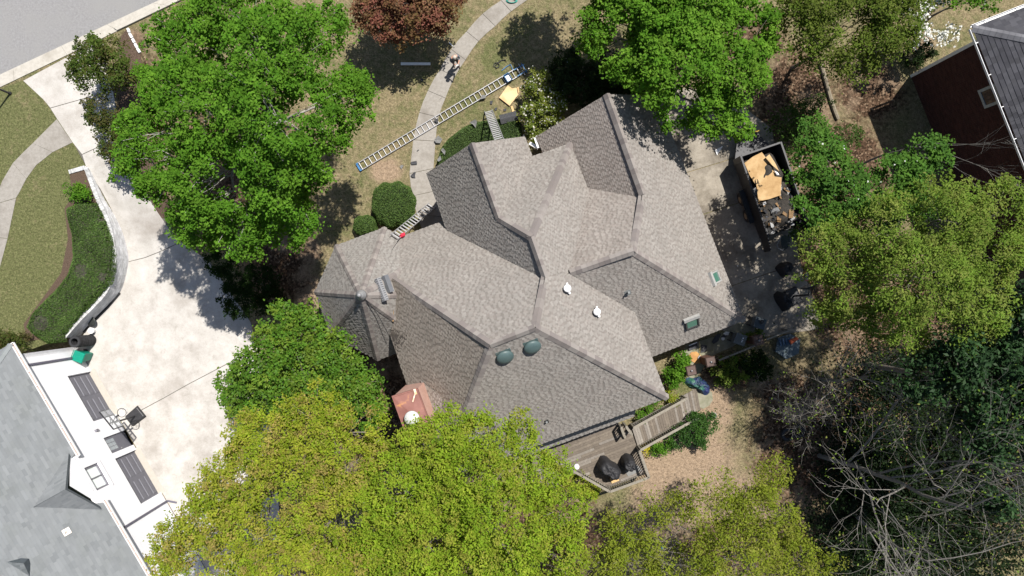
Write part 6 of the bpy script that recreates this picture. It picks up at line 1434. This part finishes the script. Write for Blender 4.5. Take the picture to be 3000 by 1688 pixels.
for i, (lob, lab) in enumerate((([(300, 330, 55, 2.4), (330, 370, 50, 2.3)], 'bronze-tinged shrub next to the crape myrtle on the driveway edge'), ([(335, 420, 50, 2.2), (350, 455, 45, 2.0)], 'bronze-tinged shrub half under the maple on the driveway edge'))):
    tree(lab, lob, [(.06, .085, .018), (.09, .075, .028), (.045, .075, .014)], 5 + i, name='shrub', cat='shrub', leaf=.11, cl_r=.25, per=36, trunk_r=.05)
tree('dense glossy bright-green tree beside the turret and driveway', [(790, 1080, 125, 5.6), (890, 1000, 105, 5.8), (975, 1085, 100, 5.8), (840, 950, 65, 5.2), (1050, 1130, 65, 5), (735, 1170, 85, 5), (890, 1130, 120, 6.6), (690, 1130, 50, 4.6), (1080, 1200, 60, 4.6)], [(.06, .14, .012), (.085, .165, .016), (.045, .11, .01), (.12, .175, .02)], 8, leaf=.15, cl_r=.3, per=38, trunk_r=.2, dens=1.25, lm=M_LEAFD, squash=.85)
tree('tall yellow-green spring tree spreading over the lower driveway', [(760, 1290, 110, 10.5), (920, 1230, 105, 10.5), (860, 1420, 150, 12), (690, 1430, 110, 10.5), (620, 1530, 100, 10), (560, 1620, 80, 9.5), (720, 1610, 140, 11.5), (1010, 1360, 130, 12), (960, 1540, 150, 12.5), (1070, 1270, 70, 10), (850, 1690, 150, 12), (1030, 1690, 140, 12), (640, 1700, 100, 10.5), (700, 1340, 60, 9.6), (600, 1440, 55, 9.3), (505, 1570, 60, 9.3), (480, 1660, 55, 9.3), (690, 1250, 45, 9.3)],
     YG, 9, leaf=.105, cl_r=.27, per=42, trunk_r=.2, gap=.12, aspect=.5, dens=1.5, twig=.5, up=1.4)
tree('tall yellow-green spring tree reaching over the rear roof slope', [(1180, 1450, 140, 12.5), (1370, 1400, 140, 12.8), (1240, 1330, 100, 11.8), (1400, 1290, 90, 11.6), (1520, 1260, 60, 11), (1560, 1400, 90, 12), (1640, 1500, 95, 12), (1450, 1560, 160, 13.5), (1250, 1610, 150, 13), (1620, 1630, 110, 12), (1330, 1230, 55, 11), (1400, 1690, 150, 13), (1180, 1700, 130, 12.5), (1640, 1370, 45, 11.4), (1140, 1560, 110, 12.2), (1285, 1355, 75, 11.9), (1270, 1400, 70, 12.4), (1300, 1470, 90, 13)],
     YG2, 10, leaf=.105, cl_r=.27, per=42, trunk_r=.2, gap=0.0, aspect=.5, dens=1.5, twig=.5, up=1.4, base=gp(1420, 1500, 0))
tree('thin olive-green tree over the dirt back yard below the deck', [(1960, 1530, 90, 8), (1830, 1560, 70, 8), (2090, 1500, 95, 8.5), (2190, 1430, 80, 8), (2250, 1540, 120, 9), (2340, 1640, 110, 9), (2000, 1650, 120, 9), (2160, 1630, 130, 9.5), (1850, 1660, 100, 9), (2270, 1390, 60, 7.6), (1760, 1650, 80, 9)],
     [(.17, .215, .02), (.14, .19, .017), (.19, .2, .036)], 11, leaf=.11, cl_r=.36, per=44, trunk_r=.1, gap=.24, dens=1.4, aspect=.5, twig=1.0, base=gp(2150, 1600, 0))
tree('willowy olive tree shading the clutter of the rear driveway', [(2450, 740, 105, 8.5), (2600, 680, 120, 9.5), (2770, 640, 130, 10.5), (2900, 740, 120, 10), (2700, 810, 150, 10.8), (2490, 860, 105, 8.8), (2850, 890, 130, 10.5), (2630, 930, 110, 9), (2390, 820, 60, 7.8), (2940, 620, 100, 10), (2420, 920, 50, 7.6)],
     OL, 12, leaf=.12, cl_r=.31, per=42, trunk_r=.16, gap=.02, aspect=.45, twig=.5, dens=1.7, up=1.3)
WHITE = [(.62, .63, .6), (.7, .7, .66)]
tree('green dogwood with scattered white blossoms beside the trailer', [(2400, 460, 75, 7.2), (2350, 560, 60, 7.0), (2480, 560, 85, 7.6), (2640, 520, 80, 7.9), (2720, 450, 60, 8.0), (2560, 640, 80, 7.6), (2420, 650, 65, 7.4), (2690, 590, 70, 7.6), (2380, 380, 40, 6.6)], [(.062, .145, .02), (.08, .165, .025), (.05, .12, .022)], 13, leaf=.14, cl_r=.32, per=46, trunk_r=.09, gap=.05, dens=1.6, up=1.4, twig=.6, flowers=(70, WHITE, .1))
tree('thin-leaved olive tree over the mottled ground of the wooded strip', [(2470, 50, 120, 7), (2610, 60, 100, 7), (2380, 110, 80, 6.5), (2500, 170, 70, 6), (2330, 30, 70, 6.5), (2650, -30, 100, 7), (2560, 10, 90, 7.2), (2400, 30, 90, 7), (2570, 120, 80, 6.6)], [(.075, .12, .016), (.09, .135, .018), (.10, .12, .026)], 14, leaf=.12, cl_r=.4, per=48, trunk_r=.09, gap=.16, dens=1.6, twig=.5, up=1.3)
tree('white flowering dogwood near the red brick house corner', [(2720, 50, 50, 4), (2770, 100, 40, 3.6), (2690, 100, 40, 3.4), (2680, 20, 40, 4), (2745, 10, 40, 4)], [(.06, .09, .03), (.05, .08, .02)], 15, leaf=.1, cl_r=.3, per=9, trunk_r=.08, flowers=(700, WHITE, .14), gap=.3, twig=2)
tree('green-leaved dogwood in front of the red brick house gutter', [(2840, -10, 55, 4.6), (2900, -10, 40, 4.4), (2790, -30, 50, 4.6)], G1, 16, leaf=.14, cl_r=.3, per=34, trunk_r=.09, flowers=(30, WHITE, .12))
tree('dark glossy magnolia at the wooded back corner', [(2890, 1120, 110, 10.5), (2940, 1270, 110, 10.5), (2820, 1060, 90, 10.5), (2720, 1110, 80, 9.6), (2960, 1000, 80, 10.5), (2960, 1420, 100, 10.0), (2850, 1200, 80, 9.0), (3060, 1100, 130, 11), (3120, 1300, 150, 11), (3060, 950, 120, 11)], [(.018, .045, .014), (.026, .06, .018), (.014, .034, .012)], 17, name='magnolia', leaf=.22, cl_r=.36, per=26, trunk_r=.16, lm=M_LEAFD, aspect=.45, gap=.1, dens=1.2, twig=.5)

# bare trees
def bare(label, base, height, seed, name='bare_tree', r0=.2, lean=(0, 0), spread=.55, levels=4, buds=0, budpal=None, kids=(5, 4, 4, 3), first=.3):
    rng = np.random.default_rng(seed); t = thing(name, label, 'tree', base); mb = MB(); tr = MB(); tips = []
    def grow(p, d, L_, r, lv):
        n = 5 if lv else 7; P = [p]; cur = Vector(d).normalized(); q = Vector(p)
        for i in range(n):
            cur = (cur + Vector(rng.normal(size=3)) * (.07 + .03 * lv) + Vector((0, 0, .06))).normalized(); q = q + cur * L_ / n; P.append(q.copy())
        (tr if lv == 0 else mb).tube(P, list(np.linspace(r, r * .38, n + 1)), n=7 if lv == 0 else (5 if lv < 2 else 3), cap=False)
        tips.extend(P[-2:])
        if lv >= levels: return
        k = kids[min(lv, len(kids) - 1)] + int(rng.integers(0, 2))
        for i in range(k):
            f = first + (1 - first) * (i + rng.random() * .6) / k; f = min(f, .98); j = int(f * n); bp = P[j].lerp(P[j + 1], f * n - j)
            a = rng.uniform(0, 6.283); base_d = (P[j + 1] - P[j]).normalized(); side = base_d.cross(Vector((math.cos(a), math.sin(a), .2))).normalized()
            nd = (base_d * (1 - spread * .6) + side * spread * rng.uniform(.8, 1.3) + Vector((0, 0, .18))).normalized()
            grow(bp, nd, L_ * rng.uniform(.5, .72), max(r * (1 - f * .55) * .55, .006), lv + 1)
    grow(Vector((0, 0, 0)), Vector((lean[0], lean[1], 1)), height * .62, r0, 0)
    tr.build('trunk', M_BARKB, t, shade=True); mb.build('branches', M_BARKB, t)
    if buds:
        T = np.array([tuple(p) for p in tips]); ii = rng.integers(0, len(T), buds); C = T[ii] + rng.normal(size=(buds, 3)) * .12
        V_, F_ = leaf_quads(C, .09, rng, .8, .6); tag(mesh_np('buds', V_, F_, M_LEAF, pick(budpal or YG, buds, rng), 'FACE', t), kind='stuff')
    return t
bare('large bare grey tree with long pale limbs over the dark undergrowth', gp(2400, 1335, 0), 17, 21, r0=.13, lean=(.10, -.05), spread=.6, kids=(9, 5, 4, 3), levels=4, buds=1800, budpal=OL, first=.2)
bare('second bare grey tree behind the large one, closer to the frame corner', gp(2480, 1480, 0), 16, 22, r0=.1, lean=(.06, -.08), spread=.58, kids=(6, 5, 4, 3), levels=4, buds=900, budpal=OL, first=.22)
bare('slim bare tree budding pale green beside the hexagonal platform', gp(2395, 1110, 0), 9, 23, r0=.1, lean=(.05, .05), spread=.7, kids=(6, 5, 4, 2), buds=900, budpal=OL)
bare('low bare twiggy sapling on the dry grass past the brick pillars', gp(2255, 1165, 0), 5, 24, r0=.05, spread=.7, kids=(6, 4, 4, 2), buds=250, budpal=OL)
bare('thin dead snag standing in the shade of the red brick house', gp(2505, 490, 0), 8.5, 25, r0=.07, lean=(.14, .1), spread=.4, levels=3, kids=(3, 4, 3), first=.72)

# shrubs, hedges and low planting
def shrub(label, lobes, pal, seed, name='shrub', leaf=.09, cl_r=.2, per=34, **kw): return tree(label, lobes, pal, seed, name=name, cat='shrub', leaf=leaf, cl_r=cl_r, per=per, trunk_r=kw.pop('trunk_r', .04), twig=kw.pop('twig', .5), **kw)
HG = [(.062, .115, .026), (.08, .135, .032), (.046, .088, .022), (.10, .155, .04)]
def clipped(label, px, py, rx, ry, h, pal, seed, name='clipped_bush', leaf=.055, dens=1400, z=0.0):
    """tightly clipped dome: a dark core and a skin of small leaves"""
    rng = np.random.default_rng(seed); c = gp(px, py, h * .6); loc = Vector((c.x, c.y, z)); t = thing(name, label, 'bush', loc)
    ax, ay = pm(rx, h * .6), pm(ry, h * .6); area = 3.5 * ax * ay + 2 * h * (ax + ay); n = int(dens * area)
    d = rng.normal(size=(n, 3)); d[:, 2] = np.abs(d[:, 2]); d /= np.linalg.norm(d, axis=1)[:, None]
    sq = (np.abs(d[:, :2]) ** 2.6).sum(1) + np.abs(d[:, 2]) ** 2.6; d = d / (sq ** (1 / 2.6))[:, None]
    w = 1 + .05 * np.sin(d[:, 0] * 9 + seed) * np.sin(d[:, 1] * 8) + rng.normal(size=n) * .02
    C = d * w[:, None] * np.array([ax, ay, h]); C[:, 2] = np.maximum(C[:, 2], .03)
    V_, F_ = leaf_quads(C, leaf, rng, .5, .6); mesh_np('foliage', V_, F_, M_LEAFD, pick(pal, n, rng, .25), 'FACE', t)
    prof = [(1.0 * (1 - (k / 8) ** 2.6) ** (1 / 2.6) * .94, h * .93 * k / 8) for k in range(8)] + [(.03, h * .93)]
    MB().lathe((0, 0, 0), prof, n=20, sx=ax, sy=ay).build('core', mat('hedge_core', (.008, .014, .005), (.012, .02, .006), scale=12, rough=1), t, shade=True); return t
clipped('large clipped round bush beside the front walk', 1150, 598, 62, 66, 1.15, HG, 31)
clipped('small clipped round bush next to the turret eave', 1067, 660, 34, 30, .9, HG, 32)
def hedge(label, poly, h, pal, seed, z=0.0, dens=1500, leaf=.055, name='hedge', lump=.08, bald=()):
    rng = np.random.default_rng(seed); P = [gp(*p, z + h) for p in poly]; c = sum(P, Vector()) / len(P); Q = np.array([(p.x, p.y) for p in P])
    t = thing(name, label, 'hedge', Vector((c.x, c.y, z)))
    lo, hi = Q.min(0), Q.max(0); area = np.prod(hi - lo)
    def inside(X):
        r = np.zeros(len(X), bool); j = len(Q) - 1
        for i in range(len(Q)):
            cond = ((Q[i, 1] > X[:, 1]) != (Q[j, 1] > X[:, 1])) & (X[:, 0] < (Q[j, 0] - Q[i, 0]) * (X[:, 1] - Q[i, 1]) / (Q[j, 1] - Q[i, 1] + 1e-12) + Q[i, 0]); r ^= cond; j = i
        return r
    def dist(X):
        d = np.full(len(X), 1e9)
        for i in range(len(Q)):
            a, b = Q[i], Q[(i + 1) % len(Q)]; e = b - a; tt = np.clip(((X - a) @ e) / (e @ e), 0, 1); d = np.minimum(d, np.linalg.norm(X - (a + tt[:, None] * e), axis=1))
        return d
    X_ = rng.uniform(lo, hi, (int(area * dens), 2)); X_ = X_[inside(X_)]; d = dist(X_)
    def prof(X, d): return h * np.minimum(1, (d / .22)) ** .45 + lump * (np.sin(X[:, 0] * 5.1 + seed) * np.sin(X[:, 1] * 4.3) + np.sin(X[:, 0] * 2.1 - X[:, 1] * 2.7)) * np.minimum(1, d / .3)
    Z = prof(X_, d) + rng.normal(size=len(X_)) * .03
    extra = d < .25; Xe = np.repeat(X_[extra], 2, 0); Ze = rng.uniform(0, 1, len(Xe)) * np.repeat(Z[extra], 2)
    C = np.c_[np.r_[X_, Xe] - np.array([c.x, c.y]), np.r_[Z, Ze]]
    keep = np.ones(len(C), bool)
    for bx, by, br in bald:
        b = gp(bx, by, h); dd = np.hypot(C[:, 0] + c.x - b.x, C[:, 1] + c.y - b.y); keep &= (dd > pm(br)) | (rng.random(len(C)) < .15)
    C = C[keep]; C[:, 2] = np.maximum(C[:, 2], .03)
    patch = .8 + .45 * (np.sin(C[:, 0] * 1.7 + seed) * np.sin(C[:, 1] * 1.9) * .5 + .5)
    V_, F_ = leaf_quads(C, leaf, rng, .6, .6); mesh_np('foliage', V_, F_, M_LEAFD, pick(pal, len(C), rng, .25) * patch[:, None], 'FACE', t)
    g = .2; xs = np.arange(lo[0] - g, hi[0] + g, g); ys = np.arange(lo[1] - g, hi[1] + g, g); GX, GY = np.meshgrid(xs, ys); GP = np.c_[GX.ravel(), GY.ravel()]
    ins = inside(GP); gz = np.where(ins, np.maximum(.0, prof(GP, dist(GP)) - .07), -.05)
    nx_ = len(xs); FF = [(j * nx_ + i, j * nx_ + i + 1, (j + 1) * nx_ + i + 1, (j + 1) * nx_ + i) for j in range(len(ys) - 1) for i in range(nx_ - 1) if ins[[j * nx_ + i, j * nx_ + i + 1, (j + 1) * nx_ + i + 1, (j + 1) * nx_ + i]].all()]
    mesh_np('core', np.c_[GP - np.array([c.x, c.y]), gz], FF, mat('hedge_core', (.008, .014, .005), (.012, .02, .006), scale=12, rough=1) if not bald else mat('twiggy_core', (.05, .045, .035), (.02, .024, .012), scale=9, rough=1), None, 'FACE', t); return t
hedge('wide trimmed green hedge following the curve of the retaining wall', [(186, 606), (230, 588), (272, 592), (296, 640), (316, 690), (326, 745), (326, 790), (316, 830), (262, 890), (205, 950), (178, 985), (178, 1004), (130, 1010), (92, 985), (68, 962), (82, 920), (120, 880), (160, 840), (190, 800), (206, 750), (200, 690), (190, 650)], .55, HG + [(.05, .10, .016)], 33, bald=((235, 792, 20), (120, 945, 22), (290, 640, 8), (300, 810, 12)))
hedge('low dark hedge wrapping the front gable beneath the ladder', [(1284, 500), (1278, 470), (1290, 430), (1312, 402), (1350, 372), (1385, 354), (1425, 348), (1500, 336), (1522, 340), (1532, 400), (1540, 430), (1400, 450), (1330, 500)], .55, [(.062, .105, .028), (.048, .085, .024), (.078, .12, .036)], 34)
shrub('loose green shrub at the end of the planting bed near the wall return', [(215, 565, 28, .7), (245, 575, 26, .6), (232, 555, 22, .6)], G1, 35, leaf=.1)
shrub('bronze shrub beside the white house corner', [(20, 1005, 40, .8), (55, 1000, 30, .7), (-20, 1000, 40, .8)], [(.06, .085, .018), (.09, .07, .028), (.05, .075, .014)], 36)
shrub('white flowering azalea beside the plywood and the hedge', [(1580, 255, 50, 1.3), (1600, 320, 62, 1.5), (1585, 385, 48, 1.3), (1620, 400, 35, 1.2), (1560, 330, 40, 1.2)], [(.14, .18, .032), (.10, .15, .025), (.18, .2, .04)], 37, name='azalea', leaf=.1, per=40, flowers=(620, [(.5, .48, .44), (.58, .57, .52)], .1))
for i, (lob, lab) in enumerate((([(1680, 240, 75, 1.3), (1660, 190, 50, 1.2)], 'dark rhododendron behind the white azalea'), ([(1790, 225, 75, 1.3), (1760, 280, 50, 1.2)], 'dark rhododendron between azalea and roof peak'), ([(1880, 230, 70, 1.2)], 'dark rhododendron under the bright green tree by the roof peak'))):
    shrub(lab, lob, [(.022, .04, .012), (.03, .05, .014), (.04, .055, .022)], 38 + i, name='rhododendron', leaf=.13, per=30)
for i, (lob, lab) in enumerate((([(705, 880, 60, .9), (690, 820, 50, .9)], 'dark shrub at the driveway bend by the glossy tree'), ([(760, 830, 60, .9), (790, 880, 45, .8)], 'dark shrub in the bed between maple and glossy tree'), ([(640, 770, 45, .9)], 'dark shrub under the maple at the driveway bend'))):
    shrub(lab, lob, DG, 42 + i, leaf=.1)
shrub('broad dark holly shrub along the ramp rail', [(2030, 1250, 48, .9), (2070, 1240, 38, .9), (1985, 1285, 35, .8), (2045, 1280, 36, .8)], [(.028, .075, .012), (.04, .095, .014), (.02, .055, .01)], 46, lm=M_LEAFD)
shrub('green shrub tucked between the ramp foot and yellow bush', [(1945, 1305, 28, .6), (1925, 1318, 22, .5)], G1, 47)
shrub('tiny bright yellow bush at the deck corner', [(1893, 1322, 15, .4)], [(.5, .45, .02), (.42, .4, .02)], 48, leaf=.07)
shrub('leafy shrub between the rear roof corner and the patio path', [(1985, 1080, 36, .9), (1975, 1110, 26, .8), (1998, 1050, 22, .8)], G1, 49, leaf=.12)
shrub('yellow-green grass clump under the ramp by the roof corner', [(1960, 1150, 22, .4), (1975, 1175, 18, .4)], YG, 50)
shrub('green groundcover shrub between the eave and the ramp balusters', [(1880, 1222, 24, .5), (1915, 1195, 22, .5)], G1, 51)
shrub('dark twiggy shrub below the timber handrail', [(2120, 1095, 45, .8), (2165, 1080, 45, .8)], DG + OL, 52, leaf=.1)
shrub('dark green shrub below the handrail closer to the platform', [(2205, 1065, 45, .8), (2235, 1085, 35, .7)], DG, 53, leaf=.1)
shrub('small weedy shrub beside the grey bin', [(2195, 985, 18, .5), (2230, 980, 16, .5)], OL, 54)
shrub('yellow-green shrub below the deck rail', [(1690, 1420, 40, .9), (1735, 1440, 30, .8)], YG, 55)
for i, (lob, lab) in enumerate((([(2300, 360, 50, 1.3), (2345, 330, 45, 1.2)], 'thin green undergrowth shrub between tree and trailer tongue'), ([(2400, 320, 45, 1.2), (2420, 360, 40, 1.2)], 'pale green undergrowth shrub beside the lying log'), ([(2330, 420, 40, 1.1)], 'green undergrowth shrub at the trailer front corner'), ([(2350, 690, 50, 1.2), (2380, 650, 40, 1.2)], 'green undergrowth shrub behind the smoked canopy'), ([(2480, 400, 45, 1.2)], 'green undergrowth shrub in front of the dogwood'))):
    shrub(lab, lob, [(.045, .085, .018), (.06, .10, .022), (.035, .065, .014)], 60 + i, leaf=.12, cl_r=.28, per=22, gap=.3)
shrub('dark grey-green shrub by the red brick house corner', [(2680, 165, 40, 1.0), (2710, 150, 30, 1.0)], DG + [(.05, .06, .035)], 66, leaf=.1)
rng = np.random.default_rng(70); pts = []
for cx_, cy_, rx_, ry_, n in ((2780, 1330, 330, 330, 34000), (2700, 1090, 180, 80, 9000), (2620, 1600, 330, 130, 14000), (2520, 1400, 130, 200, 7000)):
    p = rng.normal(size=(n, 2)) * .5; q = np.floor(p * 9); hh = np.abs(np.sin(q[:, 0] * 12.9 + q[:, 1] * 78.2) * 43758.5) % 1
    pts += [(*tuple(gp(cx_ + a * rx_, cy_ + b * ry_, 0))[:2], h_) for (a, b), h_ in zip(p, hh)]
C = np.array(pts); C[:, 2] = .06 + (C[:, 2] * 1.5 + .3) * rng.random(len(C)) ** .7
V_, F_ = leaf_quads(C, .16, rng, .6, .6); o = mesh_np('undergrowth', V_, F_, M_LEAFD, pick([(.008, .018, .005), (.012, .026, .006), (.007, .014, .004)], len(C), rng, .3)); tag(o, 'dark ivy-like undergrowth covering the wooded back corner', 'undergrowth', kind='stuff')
